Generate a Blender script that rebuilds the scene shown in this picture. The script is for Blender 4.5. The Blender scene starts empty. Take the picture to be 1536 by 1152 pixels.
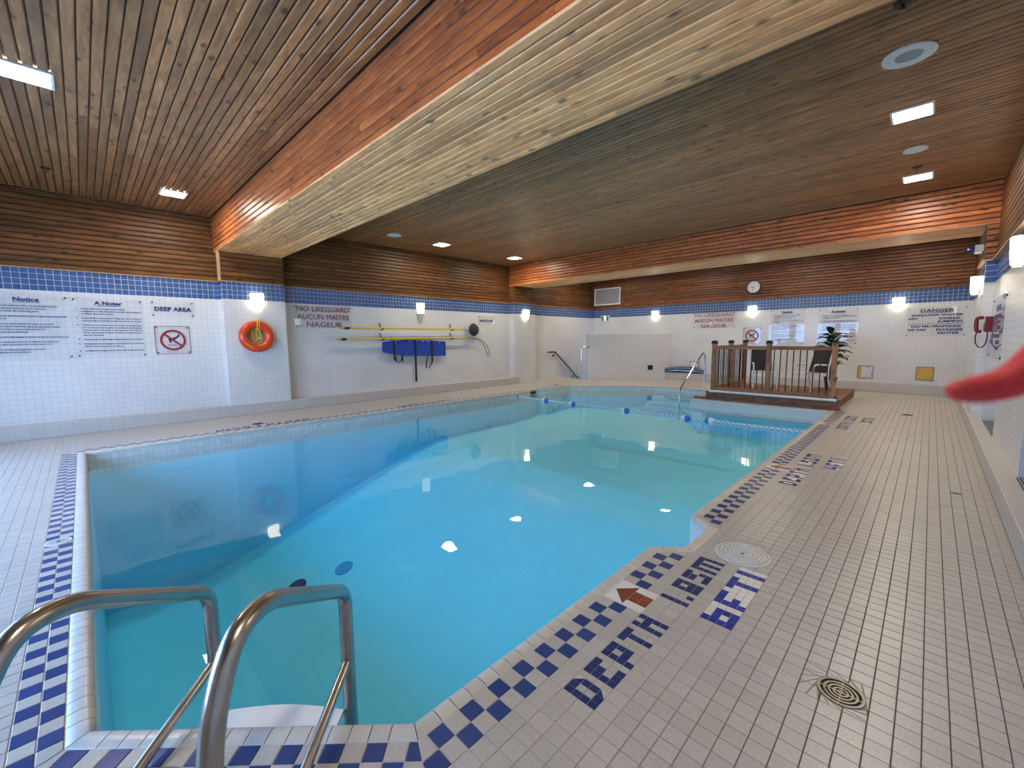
import bpy, bmesh, math, random
from mathutils import Matrix, Vector
random.seed(7)
sc = bpy.context.scene
COL = sc.collection

# ------------------------------------------------------------------ camera
cam_d = bpy.data.cameras.new('camera')
cam = bpy.data.objects.new('camera', cam_d); COL.objects.link(cam)
FPX = 633.378
cam_d.sensor_width = 36.0; cam_d.lens = FPX * 36.0 / 1536.0
cam_d.clip_start = 0.02; cam_d.clip_end = 200
CR = Matrix(((0.7115728890, -0.0689156092, 0.6992243291), (0.7025637395, 0.0814880891, -0.7069398017), (-0.0082592673, 0.9942888565, 0.1064023230)))
cam.matrix_world = Matrix.Translation((0, 0, 1.5)) @ CR.to_4x4()
cam_d.dof.use_dof = True; cam_d.dof.focus_distance = 3.2; cam_d.dof.aperture_fstop = 4.2
sc.camera = cam
# ------------------------------------------------------------------ sky, exposure
w = bpy.data.worlds.new('world'); sc.world = w; w.use_nodes = True
bg = w.node_tree.nodes['Background']
bg.inputs[0].default_value = (0.28, 0.53, 1.0, 1); bg.inputs[1].default_value = 10.0
sc.view_settings.view_transform = 'Standard'; sc.view_settings.look = 'None'
sc.view_settings.gamma = 1; sc.view_settings.use_curve_mapping = False
sc.view_settings.exposure = 0.72
LAMP = 100.0      # ceiling panel emission
SCONCE = 4.6
sc.cycles.max_bounces = 10; sc.cycles.diffuse_bounces = 5; sc.cycles.glossy_bounces = 4
sc.cycles.transparent_max_bounces = 12; sc.cycles.transmission_bounces = 6
sc.cycles.sample_clamp_indirect = 6.0
sc.cycles.caustics_reflective = False; sc.cycles.caustics_refractive = False

# added sun behind the building; the outside ground bounces it onto ceiling and beams
bounce_sun_d = bpy.data.lights.new('sun', 'SUN'); bounce_sun_d.energy = 34.0; bounce_sun_d.color = (1.0, 0.90, 0.74); bounce_sun_d.angle = math.radians(0.6)
sun = bpy.data.objects.new('sun', bounce_sun_d); COL.objects.link(sun); sun.rotation_euler = (math.radians(-38), 0, math.radians(8))
# ------------------------------------------------------------------ room dimensions
XL, XR, YN, YF = -10.08, 0.65, -2.2, 15.0
ZC, ZB0, ZB1, ZBM = 3.87, 2.32, 2.67, 3.22
B1 = (1.93, 3.09); B2 = (10.08, 11.2)
PXL, PXR = -9.85, 0.53
WATER = -0.145

def portal(x0, x1, z0, z1):
    d = bpy.data.lights.new('daylight_portal', 'AREA'); d.shape = 'RECTANGLE'; d.size = x1 - x0; d.size_y = z1 - z0
    d.cycles.is_portal = True
    o = bpy.data.objects.new('daylight_portal', d); COL.objects.link(o)
    o.location = ((x0 + x1) / 2, YN - 0.12, (z0 + z1) / 2); o.rotation_euler = (math.radians(90), 0, 0)
WINS = [(-8.6, -6.5), (-6.3, -4.2), (-4.0, -1.9)]
for a, b in WINS: portal(a, b, 0.35, 2.35)

# ================================================================== materials
def mat_new(name):
    m = bpy.data.materials.new(name); m.use_nodes = True
    nt = m.node_tree; nt.nodes.clear()
    out = nt.nodes.new('ShaderNodeOutputMaterial')
    return m, nt, out
def nd(nt, typ, **kw):
    n = nt.nodes.new(typ)
    for k, v in kw.items():
        if k in n.inputs.keys() if isinstance(k, str) and k in n.inputs else False: n.inputs[k].default_value = v
        else: setattr(n, k, v)
    return n
def math_n(nt, op, a, b=None, clamp=False):
    n = nt.nodes.new('ShaderNodeMath'); n.operation = op; n.use_clamp = clamp
    for i, v in enumerate((a, b)):
        if v is None: continue
        if isinstance(v, (int, float)): n.inputs[i].default_value = v
        else: nt.links.new(v, n.inputs[i])
    return n.outputs[0]
def ramp(nt, fac, stops):
    n = nt.nodes.new('ShaderNodeValToRGB'); e = n.color_ramp.elements
    while len(e) < len(stops): e.new(0.5)
    for i, (p, c) in enumerate(stops): e[i].position = p; e[i].color = (*c, 1)
    nt.links.new(fac, n.inputs[0]); return n.outputs[0]
def mixc(nt, fac, a, b, mode='MIX'):
    n = nt.nodes.new('ShaderNodeMix'); n.data_type = 'RGBA'; n.blend_type = mode
    for i, v in ((0, fac), (6, a), (7, b)):
        if isinstance(v, (int, float)): n.inputs[i].default_value = v
        elif isinstance(v, tuple): n.inputs[i].default_value = (*v, 1)
        else: nt.links.new(v, n.inputs[i])
    return n.outputs[2]
def rnd_val(nt):
    """one random number for each loose piece, object or island"""
    g = nt.nodes.new('ShaderNodeNewGeometry'); o = nt.nodes.new('ShaderNodeObjectInfo')
    return math_n(nt, 'FRACT', math_n(nt, 'ADD', g.outputs['Random Per Island'], o.outputs['Random'])), g
def principled(nt, out, **kw):
    p = nt.nodes.new('ShaderNodeBsdfPrincipled')
    for k, v in kw.items():
        k = {'rough': 'Roughness', 'metal': 'Metallic', 'spec': 'Specular IOR Level', 'coat': 'Coat Weight', 'coatr': 'Coat Roughness'}.get(k, k)
        p.inputs[k].default_value = v
    nt.links.new(p.outputs[0], out.inputs[0]); return p
def plain(name, col, rough=0.5, metal=0.0, var=0.12, scale=8.0, spec=0.5, bump=0.0, coat=0.0):
    m, nt, out = mat_new(name)
    p = principled(nt, out, rough=rough, metal=metal, spec=spec, coat=coat)
    g = nt.nodes.new('ShaderNodeNewGeometry')
    n = nt.nodes.new('ShaderNodeTexNoise'); n.inputs['Scale'].default_value = scale; n.inputs['Detail'].default_value = 4
    nt.links.new(g.outputs['Position'], n.inputs['Vector'])
    lo = tuple(c * (1 - var) for c in col); hi = tuple(min(1, c * (1 + var)) for c in col)
    nt.links.new(ramp(nt, n.outputs[0], [(0.3, lo), (0.7, hi)]), p.inputs['Base Color'])
    if bump:
        b = nt.nodes.new('ShaderNodeBump'); b.inputs['Strength'].default_value = bump; b.inputs['Distance'].default_value = 0.01
        nt.links.new(n.outputs[0], b.inputs['Height']); nt.links.new(b.outputs[0], p.inputs['Normal'])
    return m
def emit(name, col, strength, base=(0.9, 0.9, 0.85)):
    m, nt, out = mat_new(name)
    p = principled(nt, out, rough=0.4); p.inputs['Base Color'].default_value = (*base, 1)
    g = nt.nodes.new('ShaderNodeNewGeometry'); n = nt.nodes.new('ShaderNodeTexNoise'); n.inputs['Scale'].default_value = 5
    nt.links.new(g.outputs['Position'], n.inputs['Vector'])
    c2 = tuple(c * 0.93 for c in col)
    nt.links.new(ramp(nt, n.outputs[0], [(0.3, c2), (0.7, col)]), p.inputs['Emission Color'])
    p.inputs['Emission Strength'].default_value = strength
    return m

def wood(name, axis, tint_lo, tint_mid, tint_hi, rough=0.36, spec=0.5):
    """lacquered cedar boards, grain along the given world axis"""
    m, nt, out = mat_new(name)
    p = principled(nt, out, rough=rough, spec=spec)
    r, g = rnd_val(nt)
    mp = nt.nodes.new('ShaderNodeVectorMath'); mp.operation = 'MULTIPLY'
    sv = [9.0, 9.0, 9.0]; sv[axis] = 1.7
    mp.inputs[1].default_value = sv; nt.links.new(g.outputs['Position'], mp.inputs[0])
    ad = nt.nodes.new('ShaderNodeVectorMath'); ad.operation = 'ADD'
    sc_ = nt.nodes.new('ShaderNodeCombineXYZ'); rr = math_n(nt, 'MULTIPLY', r, 61.0)
    for i in range(3): nt.links.new(rr, sc_.inputs[i])
    nt.links.new(mp.outputs[0], ad.inputs[0]); nt.links.new(sc_.outputs[0], ad.inputs[1])
    n1 = nt.nodes.new('ShaderNodeTexNoise'); n1.inputs['Scale'].default_value = 1.6; n1.inputs['Detail'].default_value = 7; n1.inputs['Roughness'].default_value = 0.65; n1.inputs['Distortion'].default_value = 0.8
    nt.links.new(ad.outputs[0], n1.inputs['Vector'])
    n2 = nt.nodes.new('ShaderNodeTexNoise'); n2.inputs['Scale'].default_value = 0.5; n2.inputs['Detail'].default_value = 2
    nt.links.new(ad.outputs[0], n2.inputs['Vector'])
    base = ramp(nt, n1.outputs[0], [(0.30, tint_lo), (0.52, tint_mid), (0.72, tint_hi)])
    k = math_n(nt, 'ADD', math_n(nt, 'MULTIPLY', r, 0.5), math_n(nt, 'MULTIPLY', n2.outputs[0], 0.7))
    k = math_n(nt, 'ADD', k, 0.42)
    kc = nt.nodes.new('ShaderNodeCombineColor')
    for i in range(3): nt.links.new(k, kc.inputs[i])
    c = mixc(nt, 1.0, base, kc.outputs[0], 'MULTIPLY')
    # knots
    kv = nt.nodes.new('ShaderNodeVectorMath'); kv.operation = 'MULTIPLY'
    ks = [7.0, 7.0, 7.0]; ks[axis] = 3.4
    kv.inputs[1].default_value = ks; nt.links.new(g.outputs['Position'], kv.inputs[0])
    ka = nt.nodes.new('ShaderNodeVectorMath'); ka.operation = 'ADD'
    nt.links.new(kv.outputs[0], ka.inputs[0]); nt.links.new(sc_.outputs[0], ka.inputs[1])
    v = nt.nodes.new('ShaderNodeTexVoronoi'); v.inputs['Scale'].default_value = 1.0
    nt.links.new(ka.outputs[0], v.inputs['Vector'])
    kn = ramp(nt, v.outputs['Distance'], [(0.09, (1, 1, 1)), (0.20, (0, 0, 0))])
    c = mixc(nt, math_n(nt, 'MULTIPLY', kn, 0.8), c, tuple(x * 0.12 for x in tint_lo))
    nt.links.new(c, p.inputs['Base Color'])
    b = nt.nodes.new('ShaderNodeBump'); b.inputs['Strength'].default_value = 0.25; b.inputs['Distance'].default_value = 0.004
    nt.links.new(n1.outputs[0], b.inputs['Height']); nt.links.new(b.outputs[0], p.inputs['Normal'])
    rg = math_n(nt, 'ADD', math_n(nt, 'MULTIPLY', n1.outputs[0], 0.18), rough - 0.09)
    nt.links.new(rg, p.inputs['Roughness'])
    return m

def grid_tile(name, ua, va, pitch, col, grout, var=0.02, rough=0.25, mort=0.045, bump=0.12, stain=0.08):
    """small glazed tiles too far away to tell apart: u and v are world axes"""
    m, nt, out = mat_new(name)
    p = principled(nt, out, rough=rough)
    g = nt.nodes.new('ShaderNodeNewGeometry'); s = nt.nodes.new('ShaderNodeSeparateXYZ'); nt.links.new(g.outputs['Position'], s.inputs[0])
    c = nt.nodes.new('ShaderNodeCombineXYZ')
    if ua == 'diag':
        nt.links.new(math_n(nt, 'MULTIPLY', math_n(nt, 'ADD', s.outputs[0], s.outputs[1]), 0.7071), c.inputs[0])
    else: nt.links.new(s.outputs[ua], c.inputs[0])
    nt.links.new(s.outputs[va], c.inputs[1])
    b = nt.nodes.new('ShaderNodeTexBrick'); b.offset = 0.0; b.squash = 1.0
    b.inputs['Scale'].default_value = 1.0; b.inputs['Brick Width'].default_value = pitch; b.inputs['Row Height'].default_value = pitch
    b.inputs['Mortar Size'].default_value = pitch * mort; b.inputs['Mortar Smooth'].default_value = 0.3; b.inputs['Bias'].default_value = 0
    b.inputs['Color1'].default_value = (*[x * (1 - var) for x in col], 1); b.inputs['Color2'].default_value = (*[min(1, x * (1 + var)) for x in col], 1)
    b.inputs['Mortar'].default_value = (*grout, 1)
    nt.links.new(c.outputs[0], b.inputs['Vector'])
    n = nt.nodes.new('ShaderNodeTexNoise'); n.inputs['Scale'].default_value = 1.3; n.inputs['Detail'].default_value = 5
    nt.links.new(g.outputs['Position'], n.inputs['Vector'])
    st = ramp(nt, n.outputs[0], [(0.3, (1 - stain,) * 3), (0.65, (1, 1, 1))])
    nt.links.new(mixc(nt, 1.0, b.outputs['Color'], st, 'MULTIPLY'), p.inputs['Base Color'])
    bp = nt.nodes.new('ShaderNodeBump'); bp.inputs['Strength'].default_value = bump; bp.inputs['Distance'].default_value = 0.003; bp.invert = True
    nt.links.new(b.outputs['Fac'], bp.inputs['Height']); nt.links.new(bp.outputs[0], p.inputs['Normal'])
    return m

def loose_tile(name, lo, hi, rough=0.32, stain=0.12, spec=0.5):
    """one glazed tile: colour differs from piece to piece"""
    m, nt, out = mat_new(name)
    p = principled(nt, out, rough=rough, spec=spec)
    r, g = rnd_val(nt)
    n = nt.nodes.new('ShaderNodeTexNoise'); n.inputs['Scale'].default_value = 2.2; n.inputs['Detail'].default_value = 6
    nt.links.new(g.outputs['Position'], n.inputs['Vector'])
    f = math_n(nt, 'ADD', math_n(nt, 'MULTIPLY', r, 0.45), math_n(nt, 'MULTIPLY', n.outputs[0], 0.55), clamp=True)
    c = ramp(nt, f, [(0.1, lo), (0.9, hi)])
    n3 = nt.nodes.new('ShaderNodeTexNoise'); n3.inputs['Scale'].default_value = 90; n3.inputs['Detail'].default_value = 2
    nt.links.new(g.outputs['Position'], n3.inputs['Vector'])
    sp = ramp(nt, n3.outputs[0], [(0.35, (1 - stain,) * 3), (0.6, (1, 1, 1))])
    nt.links.new(mixc(nt, 1.0, c, sp, 'MULTIPLY'), p.inputs['Base Color'])
    return m

def grout_mat():
    m, nt, out = mat_new('floor_grout')
    p = principled(nt, out, rough=0.8)
    g = nt.nodes.new('ShaderNodeNewGeometry')
    n = nt.nodes.new('ShaderNodeTexNoise'); n.inputs['Scale'].default_value = 0.9; n.inputs['Detail'].default_value = 6
    nt.links.new(g.outputs['Position'], n.inputs['Vector'])
    s = nt.nodes.new('ShaderNodeSeparateXYZ'); nt.links.new(g.outputs['Position'], s.inputs[0])
    # dirt sits in the long joints of the walked strip beside the wall; the cross joints stay paler
    d = math_n(nt, 'MULTIPLY', math_n(nt, 'ADD', s.outputs[0], 1.2), 0.8, clamp=True)
    xx = math_n(nt, 'ADD', s.outputs[0], 0.229)
    side = math_n(nt, 'GREATER_THAN', xx, 0.0)
    pitch = math_n(nt, 'ADD', math_n(nt, 'MULTIPLY', side, 0.0767 - 0.07992), 0.07992)
    fr = math_n(nt, 'FRACT', math_n(nt, 'ADD', math_n(nt, 'DIVIDE', xx, pitch), 100.5))
    longj = math_n(nt, 'LESS_THAN', math_n(nt, 'ABSOLUTE', math_n(nt, 'SUBTRACT', fr, 0.5)), 0.07)
    dirt = math_n(nt, 'MULTIPLY', d, math_n(nt, 'ADD', math_n(nt, 'MULTIPLY', longj, 0.6), 0.36))
    f = math_n(nt, 'ADD', dirt, math_n(nt, 'MULTIPLY', n.outputs[0], 0.3), clamp=True)
    nt.links.new(ramp(nt, f, [(0.12, (0.60, 0.55, 0.48)), (0.42, (0.40, 0.34, 0.28)), (0.85, (0.10, 0.07, 0.05))]), p.inputs['Base Color'])
    return m

def glass(name, tint=(1, 1, 1), fres=1.45, rough=0.0, cloud=0.0):
    """thin clear sheet: lets light through and mirrors by Fresnel"""
    m, nt, out = mat_new(name)
    t = nt.nodes.new('ShaderNodeBsdfTransparent'); t.inputs[0].default_value = (*tint, 1)
    gl = nt.nodes.new('ShaderNodeBsdfGlossy'); gl.inputs['Roughness'].default_value = rough
    f = nt.nodes.new('ShaderNodeFresnel'); f.inputs['IOR'].default_value = fres
    n = nt.nodes.new('ShaderNodeTexNoise'); n.inputs['Scale'].default_value = 2.2; n.inputs['Detail'].default_value = 0
    g = nt.nodes.new('ShaderNodeNewGeometry'); nt.links.new(g.outputs['Position'], n.inputs['Vector'])
    b = nt.nodes.new('ShaderNodeBump'); b.inputs['Strength'].default_value = 0.03; b.inputs['Distance'].default_value = 0.02
    nt.links.new(n.outputs[0], b.inputs['Height']); nt.links.new(b.outputs[0], gl.inputs['Normal'])
    src = t.outputs[0]
    if cloud:
        d = nt.nodes.new('ShaderNodeBsdfDiffuse'); d.inputs[0].default_value = (0.8, 0.8, 0.82, 1)
        m1 = nt.nodes.new('ShaderNodeMixShader'); m1.inputs[0].default_value = cloud
        nt.links.new(t.outputs[0], m1.inputs[1]); nt.links.new(d.outputs[0], m1.inputs[2]); src = m1.outputs[0]
    mx = nt.nodes.new('ShaderNodeMixShader')
    front = math_n(nt, 'MULTIPLY', f.outputs[0], math_n(nt, 'SUBTRACT', 1.0, g.outputs['Backfacing']))
    nt.links.new(front, mx.inputs[0]); nt.links.new(src, mx.inputs[1]); nt.links.new(gl.outputs[0], mx.inputs[2])
    nt.links.new(mx.outputs[0], out.inputs[0])
    return m

def water_mat():
    m, nt, out = mat_new('pool_water')
    t = nt.nodes.new('ShaderNodeBsdfTransparent'); t.inputs[0].default_value = (1, 1, 1, 1)
    gl = nt.nodes.new('ShaderNodeBsdfGlossy'); gl.inputs['Roughness'].default_value = 0.015
    f = nt.nodes.new('ShaderNodeFresnel'); f.inputs['IOR'].default_value = 1.33
    g = nt.nodes.new('ShaderNodeNewGeometry')
    n = nt.nodes.new('ShaderNodeTexNoise'); n.inputs['Scale'].default_value = 1.5; n.inputs['Detail'].default_value = 2
    nt.links.new(g.outputs['Position'], n.inputs['Vector'])
    b = nt.nodes.new('ShaderNodeBump'); b.inputs['Strength'].default_value = 0.10; b.inputs['Distance'].default_value = 0.05
    nt.links.new(n.outputs[0], b.inputs['Height']); nt.links.new(b.outputs[0], gl.inputs['Normal'])
    mx = nt.nodes.new('ShaderNodeMixShader')
    front = math_n(nt, 'MULTIPLY', f.outputs[0], math_n(nt, 'SUBTRACT', 1.0, g.outputs['Backfacing']))
    nt.links.new(front, mx.inputs[0]); nt.links.new(t.outputs[0], mx.inputs[1]); nt.links.new(gl.outputs[0], mx.inputs[2])
    nt.links.new(mx.outputs[0], out.inputs[0])
    va = nt.nodes.new('ShaderNodeVolumeAbsorption'); va.inputs[0].default_value = (0.45, 0.84, 0.95, 1); va.inputs[1].default_value = 0.36
    nt.links.new(va.outputs[0], out.inputs['Volume'])
    return m

M = {}
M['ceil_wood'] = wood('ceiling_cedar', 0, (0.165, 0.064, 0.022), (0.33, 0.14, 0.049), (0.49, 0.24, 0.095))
M['soffit_wood'] = wood('soffit_cedar', 0, (0.50, 0.205, 0.072), (0.78, 0.38, 0.145), (0.90, 0.52, 0.225))  # paler boards; daylight bounced onto the undersides is put into the tone
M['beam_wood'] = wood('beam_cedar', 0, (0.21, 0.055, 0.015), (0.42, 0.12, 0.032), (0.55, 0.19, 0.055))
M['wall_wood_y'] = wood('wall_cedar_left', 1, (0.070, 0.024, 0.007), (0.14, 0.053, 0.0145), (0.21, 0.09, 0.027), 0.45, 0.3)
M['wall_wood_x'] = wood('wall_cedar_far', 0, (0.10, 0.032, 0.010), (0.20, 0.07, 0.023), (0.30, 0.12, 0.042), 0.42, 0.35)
M['deck_wood'] = wood('treated_deck_wood', 0, (0.12, 0.05, 0.02), (0.25, 0.11, 0.045), (0.38, 0.18, 0.075), 0.6)
M['post_wood'] = wood('treated_post_wood', 2, (0.16, 0.06, 0.022), (0.36, 0.155, 0.058), (0.5, 0.24, 0.10), 0.55)
WHT = (0.70, 0.685, 0.67); GRT = (0.59, 0.575, 0.555)
M['tile_wy'] = grid_tile('white_wall_tile_side', 1, 2, 0.0875, WHT, GRT)
M['tile_wx'] = grid_tile('white_wall_tile_end', 0, 2, 0.0875, WHT, GRT)
M['tile_wd'] = grid_tile('white_wall_tile_angled', 'diag', 2, 0.0875, WHT, GRT)
M['blue'] = loose_tile('blue_glazed_tile', (0.027, 0.048, 0.16), (0.042, 0.075, 0.225), 0.2, 0.06)
M['bandblue'] = loose_tile('blue_band_tile', (0.036, 0.078, 0.21), (0.066, 0.13, 0.31), 0.2, 0.05)
M['beige'] = loose_tile('beige_deck_tile', (0.425, 0.39, 0.35), (0.515, 0.475, 0.43), 0.33, 0.12)
M['mosaic'] = loose_tile('blue_mosaic_tile', (0.018, 0.028, 0.115), (0.032, 0.05, 0.17), 0.25, 0.06)
M['mosaic2'] = loose_tile('bright_blue_mosaic', (0.018, 0.03, 0.24), (0.04, 0.065, 0.38), 0.25, 0.06)
M['mosaic_w'] = loose_tile('white_mosaic_tile', (0.66, 0.63, 0.58), (0.78, 0.75, 0.70), 0.3, 0.05)
M['mosaic_r'] = loose_tile('rust_red_mosaic', (0.21, 0.04, 0.02), (0.32, 0.07, 0.04), 0.35, 0.08)
M['coping'] = loose_tile('coping_tile', (0.52, 0.475, 0.42), (0.62, 0.575, 0.52), 0.28, 0.07)
M['curb'] = loose_tile('cove_base_tile', (0.505, 0.47, 0.43), (0.53, 0.495, 0.455), 0.3, 0.05)
M['grout'] = grout_mat()
M['joint'] = plain('dull_joint', (0.34, 0.30, 0.255), 0.8)
M['lid'] = plain('ribbed_lid_plastic', (0.50, 0.49, 0.49), 0.5, var=0.12, scale=25)
M['lid_rib'] = plain('lid_rib_plastic', (0.64, 0.625, 0.615), 0.5, var=0.10, scale=25)
M['band_joint'] = plain('blue_band_joint', (0.62, 0.64, 0.66), 0.7)
M['pool_y'] = grid_tile('waterline_tile', 1, 2, 0.0765, (0.66, 0.66, 0.63), (0.5, 0.5, 0.48), 0.08, 0.3)
M['basin'] = grid_tile('basin_floor_tile', 0, 1, 0.153, (0.38, 0.93, 1.0), (0.35, 0.88, 0.96), 0.01, 0.5, 0.025, 0.05, 0.05)
M['basin_wall'] = plain('basin_wall_paint', (0.28, 0.72, 0.86), 0.5, var=0.05, scale=1.0)
M['water'] = water_mat()
M['white'] = plain('white_enamel', (0.78, 0.78, 0.76), 0.35, var=0.03)
M['trim'] = plain('varnished_trim', (0.42, 0.27, 0.13), 0.45)
M['dark'] = plain('dark_hollow', (0.012, 0.012, 0.012), 0.8)
M['black'] = plain('black_plastic', (0.014, 0.014, 0.015), 0.4, var=0.2)
M['rubber'] = plain('grey_speaker_cloth', (0.36, 0.37, 0.36), 0.8, var=0.08, scale=60)
M['steel'] = plain('brushed_stainless', (0.40, 0.37, 0.34), 0.27, 1.0, 0.10, 14)
M['chrome'] = plain('polished_chrome', (0.72, 0.72, 0.74), 0.12, 1.0, 0.05)
M['drain'] = plain('dull_nickel', (0.22, 0.205, 0.18), 0.42, 1.0, 0.2, 40)
M['acrylic'] = glass('clear_acrylic', (1.0, 1.0, 1.0), 1.5, 0.01, 0.0)
M['pane'] = glass('window_glass', (0.96, 0.98, 0.98), 1.5)
M['ink_blue'] = plain('blue_print', (0.02, 0.025, 0.15), 0.5, var=0.05)
M['ink_red'] = plain('red_print', (0.30, 0.014, 0.02), 0.5, var=0.05)
M['ink_black'] = plain('black_print', (0.01, 0.01, 0.012), 0.5, var=0.05)
M['panel'] = emit('lamp_diffuser', (1.0, 0.90, 0.74), LAMP)
M['shade'] = emit('sconce_glass', (1.0, 0.88, 0.62), SCONCE)
M['shade_dim'] = emit('sconce_glass_dim', (1.0, 0.90, 0.66), SCONCE * 0.16)
M['frost'] = glass('frosted_lower_glass', (0.86, 0.86, 0.84), 1.5, 0.2, 0.25)
M['ring'] = plain('orange_ring_vinyl', (0.62, 0.055, 0.012), 0.32, var=0.08)
M['rope'] = plain('yellow_rope', (0.72, 0.50, 0.05), 0.7, var=0.2, scale=60)
M['pole'] = plain('yellow_fibreglass', (0.72, 0.46, 0.03), 0.35, var=0.08)
M['net'] = plain('grey_net_mesh', (0.035, 0.035, 0.035), 0.9, var=0.4, scale=90)
M['board'] = plain('blue_board_plastic', (0.012, 0.055, 0.34), 0.4, var=0.06)
M['exit'] = emit('exit_sign_green', (0.01, 0.16, 0.09), 0.5, (0.01, 0.14, 0.08))
M['exit_w'] = emit('exit_sign_white', (0.75, 0.95, 0.85), 0.7)
M['grey'] = plain('grey_metal', (0.34, 0.34, 0.34), 0.5, var=0.12)
M['phone'] = plain('red_phone_plastic', (0.16, 0.006, 0.014), 0.28, var=0.08)
M['redfoam'] = plain('red_rubber', (0.55, 0.018, 0.024), 0.7, var=0.12, scale=60)
M['strobe'] = plain('dark_blue_lens', (0.008, 0.015, 0.12), 0.12, var=0.1)
M['leaf'] = plain('glossy_dark_leaf', (0.022, 0.075, 0.016), 0.3, var=0.45, scale=9)
M['pot'] = plain('brown_pot', (0.03, 0.022, 0.016), 0.5)
M['stem'] = plain('plant_stem', (0.12, 0.09, 0.03), 0.7)
M['sling'] = plain('charcoal_sling', (0.022, 0.021, 0.021), 0.7, var=0.2, scale=80)
M['floatblue'] = plain('blue_float', (0.03, 0.18, 0.62), 0.3, var=0.05)
M['amber'] = plain('amber_panel', (0.60, 0.36, 0.06), 0.35, var=0.15, scale=20)
M['paleblue'] = plain('pale_blue_glass', (0.55, 0.62, 0.72), 0.25, var=0.25, scale=9)
M['drainblue'] = plain('deep_blue_grate', (0.004, 0.03, 0.16), 0.6)
M['drainpale'] = plain('faded_blue_grate', (0.13, 0.48, 0.72), 0.6)
M['frame_brown'] = plain('bronze_frame', (0.16, 0.11, 0.06), 0.5)
M['nood1'] = plain('purple_foam', (0.20, 0.07, 0.22), 0.8); M['nood2'] = plain('green_foam', (0.08, 0.36, 0.16), 0.8)
M['nood3'] = plain('navy_foam', (0.02, 0.06, 0.30), 0.8); M['nood4'] = plain('white_foam', (0.66, 0.66, 0.68), 0.8); M['nood5'] = plain('black_foam', (0.02, 0.02, 0.03), 0.8)
M['snow'] = plain('pale_ground', (0.78, 0.78, 0.78), 0.9)
def striped_rope():
    m, nt, out = mat_new('twisted_white_blue_rope'); p = principled(nt, out, rough=0.6)
    g = nt.nodes.new('ShaderNodeNewGeometry'); s = nt.nodes.new('ShaderNodeSeparateXYZ'); nt.links.new(g.outputs['Position'], s.inputs[0])
    a = math_n(nt, 'ADD', math_n(nt, 'MULTIPLY', s.outputs[0], 11.0), math_n(nt, 'MULTIPLY', s.outputs[2], 24.0))
    nt.links.new(ramp(nt, math_n(nt, 'FRACT', a), [(0.62, (0.78, 0.80, 0.82)), (0.7, (0.10, 0.16, 0.32))]), p.inputs['Base Color'])
    return m
M['floatrope'] = striped_rope()

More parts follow.
